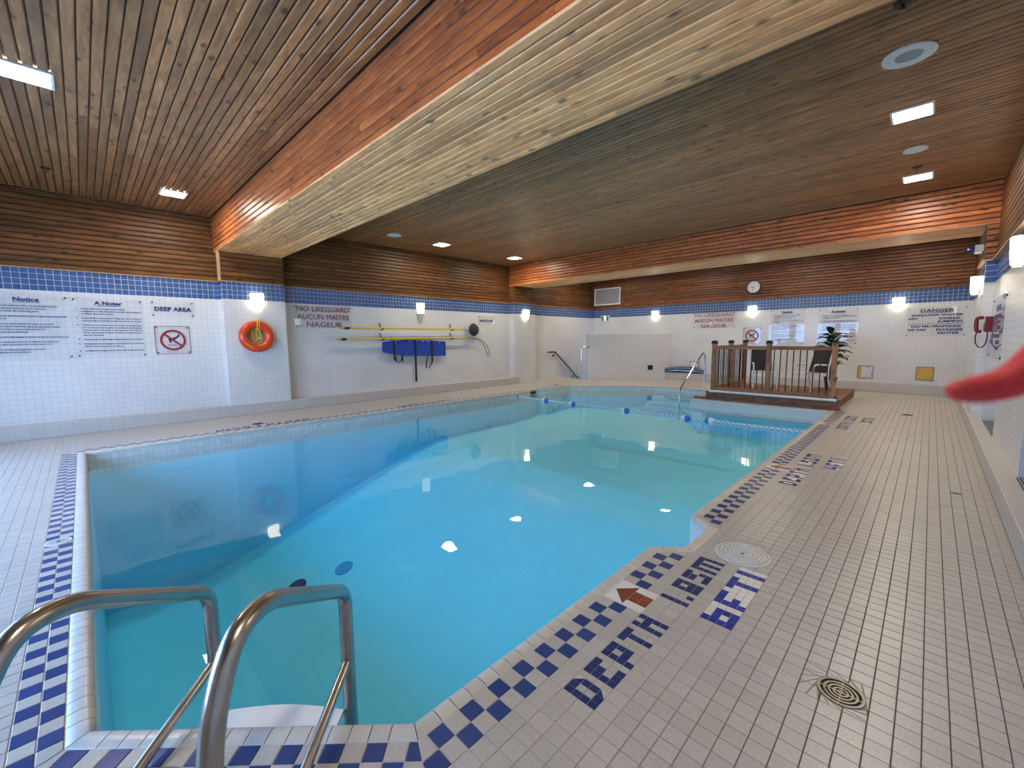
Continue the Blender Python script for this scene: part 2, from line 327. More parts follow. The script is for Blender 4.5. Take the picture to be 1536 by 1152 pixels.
# ================================================================== mesh helpers
class MB:
    def __init__(s): s.v = []; s.f = []; s.m = []
    def add(s, vs, fs, mi=0):
        o = len(s.v); s.v += [tuple(v) for v in vs]; s.f += [tuple(i + o for i in f) for f in fs]; s.m += [mi] * len(fs)
    def box(s, x0, x1, y0, y1, z0, z1, mi=0):
        s.add([(x0, y0, z0), (x1, y0, z0), (x1, y1, z0), (x0, y1, z0), (x0, y0, z1), (x1, y0, z1), (x1, y1, z1), (x0, y1, z1)],
              [(3, 2, 1, 0), (4, 5, 6, 7), (0, 1, 5, 4), (1, 2, 6, 5), (2, 3, 7, 6), (3, 0, 4, 7)], mi)
    def quad(s, a, b, c, d, mi=0): s.add([a, b, c, d], [(0, 1, 2, 3)], mi)
    def tube(s, pts, r, n=10, closed=False, mi=0, radii=None):
        pts = [Vector(p) for p in pts]; k = len(pts); rings = []
        up = None
        for i in range(k):
            if closed: d = pts[(i + 1) % k] - pts[i - 1]
            else: d = pts[min(i + 1, k - 1)] - pts[max(i - 1, 0)]
            d.normalize()
            if up is None:
                up = Vector((0, 0, 1)) if abs(d.z) < 0.9 else Vector((1, 0, 0))
            a = d.cross(up)
            if a.length < 1e-4: a = d.cross(Vector((0.3, 1, 0.2)))
            a.normalize(); b = a.cross(d).normalized(); up = b
            rr = radii[i] if radii else r
            rings.append([pts[i] + (a * math.cos(2 * math.pi * j / n) + b * math.sin(2 * math.pi * j / n)) * rr for j in range(n)])
        vs = [p for ring in rings for p in ring]; fs = []
        for i in range(k if closed else k - 1):
            i2 = (i + 1) % k
            for j in range(n):
                j2 = (j + 1) % n
                fs.append((i * n + j, i * n + j2, i2 * n + j2, i2 * n + j))
        if not closed:
            fs.append(tuple(range(n))[::-1]); fs.append(tuple((k - 1) * n + j for j in range(n)))
        s.add(vs, fs, mi)
    def disc(s, c, r, z0, z1, n=24, mi=0, r1=None):
        r1 = r if r1 is None else r1
        vs = [(c[0] + r * math.cos(2 * math.pi * j / n), c[1] + r * math.sin(2 * math.pi * j / n), z0) for j in range(n)]
        vs += [(c[0] + r1 * math.cos(2 * math.pi * j / n), c[1] + r1 * math.sin(2 * math.pi * j / n), z1) for j in range(n)]
        fs = [tuple(range(n))[::-1], tuple(range(n, 2 * n))] + [(j, (j + 1) % n, n + (j + 1) % n, n + j) for j in range(n)]
        s.add(vs, fs, mi)
    def ringdisc(s, c, r0, r1, z0, z1, n=28, mi=0):
        vs = []
        for r, z in ((r0, z0), (r1, z0), (r1, z1), (r0, z1)):
            vs += [(c[0] + r * math.cos(2 * math.pi * j / n), c[1] + r * math.sin(2 * math.pi * j / n), z) for j in range(n)]
        fs = []
        for q in range(4):
            q2 = (q + 1) % 4
            for j in range(n):
                j2 = (j + 1) % n; fs.append((q * n + j, q * n + j2, q2 * n + j2, q2 * n + j))
        s.add(vs, fs, mi)
    def lathe(s, prof, n=20, mi=0, c=(0, 0, 0)):
        vs = []; fs = []
        for (r, z) in prof: vs += [(c[0] + r * math.cos(2 * math.pi * j / n), c[1] + r * math.sin(2 * math.pi * j / n), c[2] + z) for j in range(n)]
        for i in range(len(prof) - 1):
            for j in range(n):
                j2 = (j + 1) % n; fs.append((i * n + j, i * n + j2, (i + 1) * n + j2, (i + 1) * n + j))
        s.add(vs, fs, mi)
    def mesh(s, name, mats, smooth=False):
        me = bpy.data.meshes.new(name); me.from_pydata(s.v, [], s.f)
        for m in (mats if isinstance(mats, (list, tuple)) else [mats]): me.materials.append(M[m] if isinstance(m, str) else m)
        if any(s.m): me.polygons.foreach_set('material_index', s.m)
        if smooth:
            me.polygons.foreach_set('use_smooth', [True] * len(s.f))
            try: me.set_sharp_from_angle(angle=math.radians(40))
            except Exception: pass
        me.update(); return me
    def build(s, name, mats, parent=None, smooth=False, mw=None):
        return link(name, s.mesh(name, mats, smooth), parent, mw)
def link(name, me, parent=None, mw=None):
    o = bpy.data.objects.new(name, me); COL.objects.link(o)
    if parent is not None: o.parent = parent
    if mw is not None: o.matrix_local = mw
    return o
def tag(o, label, cat, group=None):
    o['label'] = label; o['category'] = cat
    if group: o['group'] = group
    return o
def struct(o): o['kind'] = 'structure'; return o
def stuff(o): o['kind'] = 'stuff'; return o
def empty(name, mw=None, loc=None):
    o = bpy.data.objects.new(name, None); COL.objects.link(o); o.empty_display_size = 0.1
    if mw is not None: o.matrix_world = mw
    if loc is not None: o.location = loc
    return o
def axes(ex, ey, ez, o):
    return Matrix(((ex[0], ey[0], ez[0], o[0]), (ex[1], ey[1], ez[1], o[1]), (ex[2], ey[2], ez[2], o[2]), (0, 0, 0, 1)))
X, Y, Z = Vector((1, 0, 0)), Vector((0, 1, 0)), Vector((0, 0, 1))
def on_left(y, z, x=XL): return axes(Y, Z, X, (x, y, z))       # local x right, y up, z out of the wall
def on_far(x, z, y=YF): return axes(X, Z, -Y, (x, y, z))
def on_right(y, z, x=XR): return axes(-Y, Z, -X, (x, y, z))

def in_view(p, marg=0.0):
    q = CR.transposed() @ (Vector(p) - Vector((0, 0, 1.5)))
    if q.z > -0.05: return None
    u = 768 + FPX * q.x / -q.z; v = 576 - FPX * q.y / -q.z
    return (u, v, -q.z) if -marg < u < 1536 + marg and -marg < v < 1152 + marg else None

def clip(poly, a, b, c):
    """keep the side a*x+b*y<=c of a convex polygon"""
    out = []
    for i in range(len(poly)):
        p, q = poly[i], poly[(i + 1) % len(poly)]
        dp = a * p[0] + b * p[1] - c; dq = a * q[0] + b * q[1] - c
        if dp <= 0: out.append(p)
        if (dp < 0 < dq) or (dq < 0 < dp):
            t = dp / (dp - dq); out.append((p[0] + t * (q[0] - p[0]), p[1] + t * (q[1] - p[1])))
    return out
def halfplanes(poly):
    """outward half planes of a CCW convex polygon"""
    r = []
    for i in range(len(poly)):
        p, q = poly[i], poly[(i + 1) % len(poly)]
        a, b = q[1] - p[1], -(q[0] - p[0]); l = math.hypot(a, b)
        r.append((a / l, b / l, (a * p[0] + b * p[1]) / l))
    return r
def area(p): return 0.5 * sum(p[i][0] * p[(i + 1) % len(p)][1] - p[(i + 1) % len(p)][0] * p[i][1] for i in range(len(p)))
def subtract(polys, hp):
    res = []
    for p in polys:
        cur = p
        for a, b, c in hp:
            o = clip(cur, -a, -b, -c)
            if len(o) > 2 and abs(area(o)) > 1e-5: res.append(o)
            cur = clip(cur, a, b, c)
            if len(cur) < 3: break
    return res
def inset(poly, d):
    hp = halfplanes(poly); n = len(poly); r = []
    for i in range(n):
        a1, b1, c1 = hp[i - 1]; a2, b2, c2 = hp[i]; c1 -= d; c2 -= d; det = a1 * b2 - a2 * b1
        if abs(det) < 1e-3: r.append((poly[i][0] - a1 * d, poly[i][1] - b1 * d))
        else: r.append(((c1 * b2 - c2 * b1) / det, (a1 * c2 - a2 * c1) / det))
    return r
def clean(p):
    r = []
    for q in p:
        if not r or math.hypot(q[0] - r[-1][0], q[1] - r[-1][1]) > 5e-4: r.append(q)
    if len(r) > 1 and math.hypot(r[0][0] - r[-1][0], r[0][1] - r[-1][1]) < 5e-4: r.pop()
    return r
def tile_prism(mb, poly, z=0.0, mi=0, gap=0.0019, bev=0.002, depth=0.005):
    if area(poly) < 0: poly = poly[::-1]
    poly = clean(poly)
    if len(poly) < 3: return
    a = inset(poly, gap); b = inset(poly, gap + bev)
    if area(b) < 2e-5 or any(a_ * v[0] + b_ * v[1] > c_ + 1e-5 for v in b for a_, b_, c_ in halfplanes(poly)): return
    n = len(a)
    vs = [(p[0], p[1], z - depth) for p in a] + [(p[0], p[1], z - bev * 0.6) for p in a] + [(p[0], p[1], z) for p in b]
    fs = [tuple(range(2 * n, 3 * n))]
    for k in (0, n):
        fs += [(k + i, k + (i + 1) % n, k + n + (i + 1) % n, k + n + i) for i in range(n)]
    mb.add(vs, fs, mi)

def text_mesh(body, size, mat, bold=0.0, sx=1.0, align='LEFT', line=1.0, res=2):
    c = bpy.data.curves.new('lettering', 'FONT'); c.body = body; c.size = size; c.align_x = align; c.offset = bold
    c.space_line = line; c.resolution_u = res; c.extrude = 0.0006; c.fill_mode = 'FRONT'
    t = bpy.data.objects.new('lettering_tmp', c)
    me = bpy.data.meshes.new_from_object(t)
    bpy.data.objects.remove(t); bpy.data.curves.remove(c)
    me.materials.clear(); me.materials.append(M[mat])
    if sx != 1.0: me.transform(Matrix.Diagonal((sx, 1, 1, 1)))
    return me
def text(name, parent, body, size, mat, x, y, z=0.004, **kw):
    return link(name, text_mesh(body, size, mat, **kw), parent, Matrix.Translation((x, y, z)))

# ================================================================== boards
def plank_mesh(wd, name, mat, dp=0.02):
    ch, gap = (0.012, 0.0045) if mat in ('wall_wood_y', 'wall_wood_x', 'beam_wood') else (0.009, 0.0036)
    mb = MB(); y0, y1 = gap, wd - gap
    prof = [(y0, -dp), (y0, -ch * 1.3), (y0 + ch, 0), (y1 - ch, 0), (y1, -ch * 1.3), (y1, -dp)]
    vs = [(0.0, y, z) for y, z in prof] + [(1.0, y, z) for y, z in prof]
    n = 6; fs = [(i, n + i, n + (i + 1) % n, (i + 1) % n) for i in range(n)] + [tuple(range(n)), tuple(range(2 * n - 1, n - 1, -1))]
    mb.add(vs, fs); me = mb.mesh(name, mat)
    return me
def boards(parent, o, ex, ey, length, width, mat, seg=(2.4, 4.6), pitch=0.085, as_stuff=False, name='plank'):
    """rows of tongue-and-groove boards: ex along the board, ey across, the face looks along ex x ey"""
    o = Vector(o); ex = Vector(ex); ey = Vector(ey); ez = ex.cross(ey)
    rows = max(1, round(width / pitch)); wd = width / rows
    me = plank_mesh(wd, name, mat); all_mb = MB() if as_stuff else None
    for r in range(rows):
        s = 0.0; first = random.uniform(0.4, seg[1])
        while s < length - 0.02:
            L = first if s == 0 else random.uniform(*seg)
            e = min(length, s + L)
            if length - e < 0.5: e = length
            off = o + ex * s + ey * (r * wd) - ez * random.uniform(0, 0.0012)
            Lx = e - s - (0.0025 if e < length else 0)
            if as_stuff:
                mw = axes(ex * Lx, ey, ez, off)
                all_mb.add([mw @ v.co for v in me.vertices], [tuple(p.vertices) for p in me.polygons])
            else: link(name, me, parent, axes(ex * Lx, ey, ez, off))
            s = e
    if as_stuff: stuff(all_mb.build(name + '_rows', mat, parent))

# ================================================================== pool outline
POOL = [(-8.13, -0.084), (-2.22, -0.084), (-1.355, 0.80), (-1.355, 2.77), (-1.17, 2.94), (-1.17, 3.36), (-1.355, 3.51), (-1.355, 10.45),
        (-4.15, 10.45), (-4.15, 12.5), (-6.1, 12.5), (-8.13, 10.85), (-8.13, 9.65), (-8.32, 9.5), (-8.32, 9.1), (-8.13, 8.95)]
def offset_poly(poly, d):
    n = len(poly); out = []
    for i in range(n):
        p0, p1, p2 = poly[i - 1], poly[i], poly[(i + 1) % n]
        def ln(p, q):
            a, b = q[1] - p[1], -(q[0] - p[0]); l = math.hypot(a, b); a /= l; b /= l
            return a, b, a * p[0] + b * p[1] + d
        a1, b1, c1 = ln(p0, p1); a2, b2, c2 = ln(p1, p2); det = a1 * b2 - a2 * b1
        out.append(((c1 * b2 - c2 * b1) / det, (a1 * c2 - a2 * c1) / det))
    return out
CW = 0.087
OUT = offset_poly(POOL, CW)
STAIR = [(-9.95, 12.95), (-9.0, 12.95), (-6.95, 15.0), (-9.95, 15.0)]

def fill_loops(loops, z):
    bm = bmesh.new(); edges = []
    for lp in loops:
        vs = [bm.verts.new((x, y, z)) for x, y in lp]
        edges += [bm.edges.new((vs[i], vs[(i + 1) % len(vs)])) for i in range(len(vs))]
    bmesh.ops.triangle_fill(bm, use_beauty=True, use_dissolve=False, edges=edges, normal=(0, 0, 1))
    return bm
# ------------------------------------------------------------------ floor
bm = fill_loops([[(XL - 0.1, YN - 0.1), (XR + 0.2, YN - 0.1), (XR + 0.2, YF + 0.1), (-6.85, YF + 0.1), (-8.99, 12.95), (-9.96, 12.95), (-9.96, YF + 0.1), (XL - 0.1, YF + 0.1)], offset_poly(POOL, CW - 0.004)], -0.0035)
bmesh.ops.recalc_face_normals(bm, faces=bm.faces)
for f_ in bm.faces:
    if f_.normal.z < 0: f_.normal_flip()
fm = bpy.data.meshes.new('floor'); bm.to_mesh(fm); bm.free(); fm.materials.append(M['grout'])
floor = struct(link('floor', fm))

def steps_to(a, b, p):
    n = max(1, round(abs(b - a) / p)); return [a + (b - a) * i / n for i in range(n + 1)]
TILES = []      # (poly, kind)  kind: beige / blue
T = 0.0765
recR = halfplanes([OUT[3], OUT[4], OUT[5], OUT[6], (-1.36, 3.6), (-1.36, 2.7)])
recL = halfplanes([(-8.1, 9.75), OUT[12], OUT[13], OUT[14], OUT[15], (-8.1, 8.85)])
poolfar = halfplanes([(-8.13 - CW, 5), (-4.15 + CW, 5), (-4.15 + CW, 12.5 + CW), OUT[10], OUT[11]])
penin = None
xr0 = POOL[2][0] + CW
xs_r = [xr0 + (-0.229 - xr0) * i / 13 for i in range(14)] + [-0.229 + 0.0767 * i for i in range(1, 9)] + [0.4465, 0.507]
mA = 0.4142
def hole_list(): return []
YT0 = 0.802
# region A: the walked deck on the right
k0 = int((-2.2 - YT0) / T) - 1
for ci in range(len(xs_r) - 1):
    for k in range(k0, 190):
        y0 = YT0 + k * T; y1 = y0 + T
        if y0 > 14.9: break
        q = [(xs_r[ci], y0), (xs_r[ci + 1], y0), (xs_r[ci + 1], y1), (xs_r[ci], y1)]
        # keep above the mitre from the chamfer corner
        qq = clip(q, -mA, -1.0, -(mA * OUT[2][0] + OUT[2][1]))
        if len(qq) < 3 or abs(area(qq)) < 2e-4: continue
        ps = [qq]
        if ci < 3 and 2.5 < y0 < 3.7: ps = subtract(ps, recR)
        for p_ in ps:
            blue = ci < 2 and y0 < 10.6 and (k + ci) % 2 == 0
            TILES.append((p_, 'blue' if blue else 'beige', len(p_) == 4 and len(ps) == 1 and abs(area(p_) - area(q)) < 1e-6))
# region far: behind the pool
xs = steps_to(-9.82, xr0, T); ys = [10.45 + CW + T * i for i in range(58)]
for i in range(len(xs) - 1):
    for j in range(len(ys) - 1):
        if xs[i] < -8.13 - CW - 0.02: continue
        ps = [[(xs[i], ys[j]), (xs[i + 1], ys[j]), (xs[i + 1], ys[j + 1]), (xs[i], ys[j + 1])]]
        if xs[i] < -4.0: ps = subtract(ps, poolfar)
        ps = subtract(ps, halfplanes(STAIR))
        TILES += [(p_, 'beige', False) for p_ in ps]
# region left strip
xsl = [-8.13 - CW - T * i for i in range(22)]
ysl = [-0.171 + T * i for i in range(200)]
for i in range(len(xsl) - 1):
    for j in range(len(ysl) - 1):
        if xsl[i + 1] < -9.86: continue
        if ysl[j] > 14.9: break
        ps = [[(xsl[i + 1], ysl[j]), (xsl[i], ysl[j]), (xsl[i], ysl[j + 1]), (xsl[i + 1], ysl[j + 1])]]
        if i < 4 and 8.6 < ysl[j] < 9.9: ps = subtract(ps, recL)
        ps = subtract(ps, halfplanes(STAIR))
        blue = i < 2 and ysl[j] < 10.7 and (i + j) % 2 == 0
        TILES += [(p_, 'blue' if blue else 'beige', False) for p_ in ps]
# region near end
xsn = [-2.948 + 0.0785 * i for i in range(-88, 40)]; ysn = [OUT[0][1] - 0.0735 * i for i in range(29)]
mB = (OUT[1][0], OUT[1][1])
for i in range(len(xsn) - 1):
    for j in range(len(ysn) - 1):
        if xsn[i] < -9.86: continue
        q = [(xsn[i], ysn[j + 1]), (xsn[i + 1], ysn[j + 1]), (xsn[i + 1], ysn[j]), (xsn[i], ysn[j])]
        qq = clip(q, 1.0, mA, mB[0] + mA * mB[1])
        if len(qq) < 3 or abs(area(qq)) < 2e-4: continue
        blue = j < 2 and (i + j) % 2 == 0 and xsn[i] > -8.22
        TILES.append((qq, 'blue' if blue else 'beige', False))
# region chamfer, laid on the diagonal
tv = Vector((1, 1)).normalized(); nv = Vector((1, -1)).normalized()
cdir = Vector((POOL[2][0] - POOL[1][0], POOL[2][1] - POOL[1][1])).normalized(); cn = Vector((cdir.y, -cdir.x))
o1 = Vector(OUT[1])
for a in range(-45, 60):
    for b in range(0, 32):
        s0, s1 = a * 0.0785 + 0.02, (a + 1) * 0.0785 + 0.02; n0, n1 = b * 0.0755, (b + 1) * 0.0755
        q = [tuple(o1 + cdir * s + cn * n) for s, n in ((s0, n0), (s0, n1), (s1, n1), (s1, n0))]
        if area(q) < 0: q = q[::-1]
        q = clip(q, mA, 1.0, mA * OUT[2][0] + OUT[2][1]); 
        if len(q) < 3: continue
        q = clip(q, -1.0, -mA, -(mB[0] + mA * mB[1]))
        if len(q) < 3: continue
        q = clip(q, 0.0, -1.0, 2.2)
        if len(q) > 2: q = clip(q, 1.0, 0.0, 0.507)
        if len(q) < 3 or abs(area(q)) < 1.5e-4: continue
        TILES.append((q, 'blue' if b < 2 and (a + b) % 2 == 0 else 'beige', False))

# depth markings in small mosaic tiles --------------------------------------------------
FONT = {'D': ['##/', '#.#', '#.#', '##\\'], 'E': ['###', '##.', '#..', '###'], 'P': ['###', '#.#', '###', '#..'], 'T': ['###', '.#.', '.#.', '.#.'],
        'H': ['#.#', '###', '#.#', '#.#'], '1': ['#', '#', '#', '#'], '.': ['.', '.', '.', '#'], '8': ['###', '#.#', '###', '###'], '5': ['###', '##.', '..#', '###'],
        'M': ['#####', '#.#.#', '#.#.#', '#.#.#'], '6': ['#..', '###', '#.#', '###'], 'F': ['###', '#..', '##.', '#..'], '0': ['###', '#.#', '#.#', '###'], '2': ['###', '..#', '##.', '###'],
        '4': ['#.#', '#.#', '###', '..#'], '3': ['###', '.##', '..#', '###'], ' ': ['.', '.', '.', '.']}
MOS = []     # (poly, material, near)
def marking(s, x_top, y_start, cell_x, cell_y, ydir, xdir, mat, wbg, gap=1, near=False, pad=0):
    """letters march along y, their feet towards +xdir"""
    y = 0; cells = []
    for ch in s:
        g = FONT[ch]; w_ = len(g[0])
        for r in range(4):
            for c in range(w_): cells.append((r, y + c, g[r][c]))
        for r in range(4):
            for c in range(gap): cells.append((r, y + w_ + c, '.'))
        y += w_ + gap
    for r, c, v in cells:
        if v == '.' and not wbg: continue
        xa = x_top + xdir * r * cell_x; xb = xa + xdir * cell_x; ya = y_start + ydir * c * cell_y; yb = ya + ydir * cell_y
        q = [(min(xa, xb), min(ya, yb)), (max(xa, xb), min(ya, yb)), (max(xa, xb), max(ya, yb)), (min(xa, xb), max(ya, yb))]
        if v in '/\\':
            # cut corner at the far end of the letter
            fx = xa if v == '/' else xb; ox = xb if v == '/' else xa
            q = [(fx, ya), (ox, ya), (ox, yb)]
            if area(q) < 0: q = q[::-1]
        MOS.append((q, mat if v != '.' else wbg, near and v != '.'))
    return (min(x_top, x_top + xdir * 4 * cell_x), max(x_top, x_top + xdir * 4 * cell_x), min(y_start, y_start + ydir * y * cell_y), max(y_start, y_start + ydir * y * cell_y))
c0 = xs_r[3]; cx_ = (xs_r[5] - xs_r[3]) / 4; d0 = xs_r[6]; dx_ = (xs_r[8] - xs_r[6]) / 4
AREAS = []
def mk(*a, **k): AREAS.append(marking(*a, **k))
hy = T / 2
mk('DEPTH', c0, YT0 + 7 * T, cx_, hy * 0.955, 1, 1, 'mosaic', 'beige', near=True)
mk('1.85M', c0, YT0 + 19 * T, cx_, hy * 0.955, 1, 1, 'mosaic', 'beige', near=True)
mk('6FT1', d0, YT0 + 18.6 * T, dx_, hy * 1.3, 1, 1, 'mosaic2', 'mosaic_w', near=True)
y2 = YT0 + round((4.965 - YT0) / T) * T
mk('DEPTH', c0, y2, cx_, hy, 1, 1, 'mosaic', 'mosaic_w', near=True)
mk('1.50M', c0, y2 + 11.5 * T, cx_, hy, 1, 1, 'mosaic', 'mosaic_w', near=True)
mk('4FT11', d0, y2 + 12.2 * T, dx_, hy, 1, 1, 'mosaic2', 'mosaic_w', near=True)
y3 = YT0 + round((8.5 - YT0) / T) * T
mk('DEPTH', c0, y3, cx_, hy, 1, 1, 'mosaic', 'beige'); mk('1.20M', c0, y3 + 11.5 * T, cx_, hy, 1, 1, 'mosaic', 'beige'); mk('3FT11', d0, y3 + 12.2 * T, dx_, hy, 1, 1, 'mosaic', 'beige')
xl0 = xsl[2]
mk('DEPTH 1.85M', xl0 - 0.0, 2.95, T / 2, hy, -1, -1, 'mosaic', 'beige'); mk('DEPTH 1.50M', xl0, 6.4, T / 2, hy, -1, -1, 'mosaic', 'beige')
def arrow(yc, span=0.225):
    x0, x1 = xs_r[0], xs_r[3]; w_ = x1 - x0; a, b = yc - span / 2, yc + span / 2
    hx = x0 + 0.02; hb = x0 + w_ * 0.5; ym = yc
    def R(x, y): return (x, y)
    red = [[(hx, ym), (hb, a + 0.012), (hb, ym)], [(hx, ym), (hb, ym), (hb, b - 0.012)],
           [(hb, ym - 0.052), (hb + 0.06, ym - 0.052), (hb + 0.06, ym), (hb, ym)], [(hb, ym), (hb + 0.06, ym), (hb + 0.06, ym + 0.052), (hb, ym + 0.052)],
           [(hb + 0.06, ym - 0.052), (x1 - 0.006, ym - 0.052), (x1 - 0.006, ym), (hb + 0.06, ym)], [(hb + 0.06, ym), (x1 - 0.006, ym), (x1 - 0.006, ym + 0.052), (hb + 0.06, ym + 0.052)]]
    wht = [[(x0, a), (hx, ym), (hx - 0.0005, ym + 0.0005), (x0, ym)], [(x0, ym), (hx, ym), (x0, b)], [(x0, a), (hb, a), (hb, a + 0.012), (hx, ym)], [(hx, ym), (hb, b - 0.012), (hb, b), (x0, b)],
           [(hb, a), (x1, a), (x1, ym - 0.052), (hb, ym - 0.052)], [(hb, ym + 0.052), (x1, ym + 0.052), (x1, b), (hb, b)]]
    for p_ in red:
        if area(p_) < 0: p_ = p_[::-1]
        MOS.append((p_, 'mosaic_r', True))
    for p_ in wht:
        if area(p_) < 0: p_ = p_[::-1]
        if abs(area(p_)) > 1e-4: MOS.append((p_, 'mosaic_w', True))
    AREAS.append((x0, x1, a, b))
arrow(YT0 + 17.5 * T, 3 * T); arrow(y2 + 8 * T, 3 * T); arrow(y3 + 5 * T, 3 * T)
AH = [halfplanes([(a, c), (b, c), (b, d), (a, d)]) for a, b, c, d in AREAS]
ROUND = [(-0.83, 3.10, 0.172), (-0.17, 2.135, 0.082)]
def keep_round(p):
    return [halfplanes([(cx + r * math.cos(2 * math.pi * i / 16), cy + r * math.sin(2 * math.pi * i / 16)) for i in range(16)]) for cx, cy, r in ROUND
            if min(math.hypot(v[0] - cx, v[1] - cy) for v in p) < r]
final = []
for p_, kind, full in TILES:
    ps = [p_]; cx0 = min(v[0] for v in p_); cx1 = max(v[0] for v in p_); cy0 = min(v[1] for v in p_); cy1 = max(v[1] for v in p_)
    for (a, b, c, d), hp in zip(AREAS, AH):
        if cx1 > a + 1e-4 and cx0 < b - 1e-4 and cy1 > c + 1e-4 and cy0 < d - 1e-4: ps = subtract(ps, hp); full = False
    for hp in keep_round(p_): ps = subtract(ps, hp); full = False
    final += [(q, kind, full) for q in ps]
# the largest beige and blue tiles are pieces of their own, the rest one field
cands = []
for i, (q, kind, full) in enumerate(final):
    cx0 = sum(v[0] for v in q) / len(q); cy0 = sum(v[1] for v in q) / len(q); s = in_view((cx0, cy0, 0), 30)
    if s: cands.append((s[2] ** 2 / max(1e-6, abs(area(q))) * math.hypot(cx0, cy0), i))
cands.sort()
single = {}; cnt = {'beige': 0, 'blue': 0}; lim = {'beige': 300, 'blue': 290}
for _, i in cands:
    k = final[i][1]
    if cnt[k] < lim[k]: cnt[k] += 1; single[i] = k
field = MB(); cache = {}
for i, (q, kind, full) in enumerate(final):
    z = random.uniform(-0.0006, 0.0004)
    if i in single:
        c = (sum(v[0] for v in q) / len(q), sum(v[1] for v in q) / len(q))
        key = (kind,) + tuple(round(v[k] - c[k], 3) for v in q for k in (0, 1))
        if key not in cache:
            mb = MB(); tile_prism(mb, [(v[0] - c[0], v[1] - c[1]) for v in q]); cache[key] = mb.mesh(kind + '_tile', kind) if mb.f else None
        if cache[key]: link(kind + '_tile', cache[key], floor, Matrix.Translation((c[0], c[1], z)))
    else: tile_prism(field, q, z, 1 if kind == 'blue' else 0)
stuff(field.build('tile_field', ['beige', 'blue'], floor))
mnames = ['mosaic', 'mosaic2', 'mosaic_w', 'mosaic_r', 'beige']
mf = MB(); nm = 0
for q, mat, near in MOS:
    if near and nm < 290:
        c = (sum(v[0] for v in q) / len(q), sum(v[1] for v in q) / len(q))
        key = (mat,) + tuple(round(v[k] - c[k], 3) for v in q for k in (0, 1))
        if key not in cache:
            mb = MB(); tile_prism(mb, [(v[0] - c[0], v[1] - c[1]) for v in q], 0, 0, 0.0014, 0.0014); cache[key] = mb.mesh('mosaic_tile', mat) if mb.f else None
        if cache[key]: nm += 1; link('mosaic_tile', cache[key], floor, Matrix.Translation((c[0], c[1], -0.0004)))
    else: tile_prism(mf, q, -0.0004, mnames.index(mat), 0.0014, 0.0014)
stuff(mf.build('mosaic_field', mnames, floor))

# ------------------------------------------------------------------ pool
pool = empty('swimming_pool', loc=(0, 0, 0)); tag(pool, 'indoor swimming pool of clear turquoise water with a tiled rim', 'pool')
prof = [(0.0, -0.05), (0.0, -0.022), (0.007, -0.006), (0.02, 0.003), (0.04, 0.0045), (CW - 0.006, 0.0005), (CW - 0.001, -0.004)]
cop = []
for i in range(len(POOL)):
    p, q = Vector(POOL[i]), Vector(POOL[(i + 1) % len(POOL)]); po, qo = Vector(OUT[i]), Vector(OUT[(i + 1) % len(POOL)])
    d = (q - p); L = d.length; d.normalize(); n_ = Vector((d.y, -d.x))
    cnt_ = max(1, round(L / 0.0785))
    m0 = (po - p).dot(d); m1 = (qo - q).dot(d)
    for k in range(cnt_):
        s0, s1 = L * k / cnt_, L * (k + 1) / cnt_
        rings = []
        for e, s in ((0, s0 + 0.0021), (1, s1 - 0.0021)):
            mit = m0 if (k == 0 and e == 0) else (m1 if (k == cnt_ - 1 and e == 1) else 0)
            if mit == 0 and k == 0 and m0 > s1 * 0.8: pass
            rings.append([(p + d * (s + mit * u / CW) + n_ * u, z) for u, z in prof])
        cop.append((rings, (p + d * (s0 + s1) / 2)))
order = sorted(range(len(cop)), key=lambda i: (0 if in_view((cop[i][1].x, cop[i][1].y, 0), 40) else 1, cop[i][1].length))
pick = set(order[:300]); cf = MB()
for i, (rings, c) in enumerate(cop):
    np_ = len(prof)
    loc = Vector((c.x, c.y, 0)) if i in pick else Vector((0, 0, 0))
    vs = [(v.x - loc.x, v.y - loc.y, z) for ring in rings for v, z in ring]
    fs = [(j, j + 1, np_ + j + 1, np_ + j) for j in range(np_ - 1)] + [tuple(range(np_))[::-1], tuple(range(np_, 2 * np_))]
    if i in pick:
        mb = MB(); mb.add(vs, fs); mb.build('coping_tile', 'coping', pool, True, Matrix.Translation(loc))
    else: cf.add(vs, fs)
stuff(cf.build('coping_row', 'coping', pool, True))
W1 = offset_poly(POOL, 0.003); W2 = offset_poly(POOL, 0.0045)
mbw = MB(); mbb = MB(); mbc = MB()
for i in range(len(POOL)):
    a, b = W1[i], W1[(i + 1) % len(POOL)]
    mbw.quad((a[0], a[1], -0.32), (b[0], b[1], -0.32), (b[0], b[1], -0.03), (a[0], a[1], -0.03))
    mbb.quad((a[0], a[1], -2.6), (b[0], b[1], -2.6), (b[0], b[1], -0.32), (a[0], a[1], -0.32))
    o0, o1_ = offset_poly(POOL, CW)[i], OUT[(i + 1) % len(POOL)]
    mbc.quad((a[0], a[1], -0.012), (b[0], b[1], -0.012), (o1_[0], o1_[1], -0.008), (o0[0], o0[1], -0.008))
mbw.build('waterline_band', 'pool_y', pool); mbb.build('basin_wall', 'basin_wall', pool); mbc.build('coping_bed', 'joint', pool)
mb = MB()
def floor_z(y):
    t = min(1.0, max(0.0, (y - 0.9) / 4.6)); return -2.40 + 1.55 * t + 0.025 * max(0.0, y - 6.0)
yy = [-0.3, 0.5, 1.1, 2.0, 3.0, 4.0, 5.0, 5.7, 6.3, 7.5, 9.0, 10.5, 12.7]
for ya, yb in zip(yy, yy[1:]): mb.quad((-8.6, ya, floor_z(ya)), (-1.0, ya, floor_z(ya)), (-1.0, yb, floor_z(yb)), (-8.6, yb, floor_z(yb)))
mb.build('basin_floor', 'basin', pool, True)
mb = MB()
for k, (y0, z1) in enumerate(((11.5, -0.52), (11.8, -0.42), (12.1, -0.3))): mb.box(-6.0, -4.16, y0, 12.49, -1.2, z1)
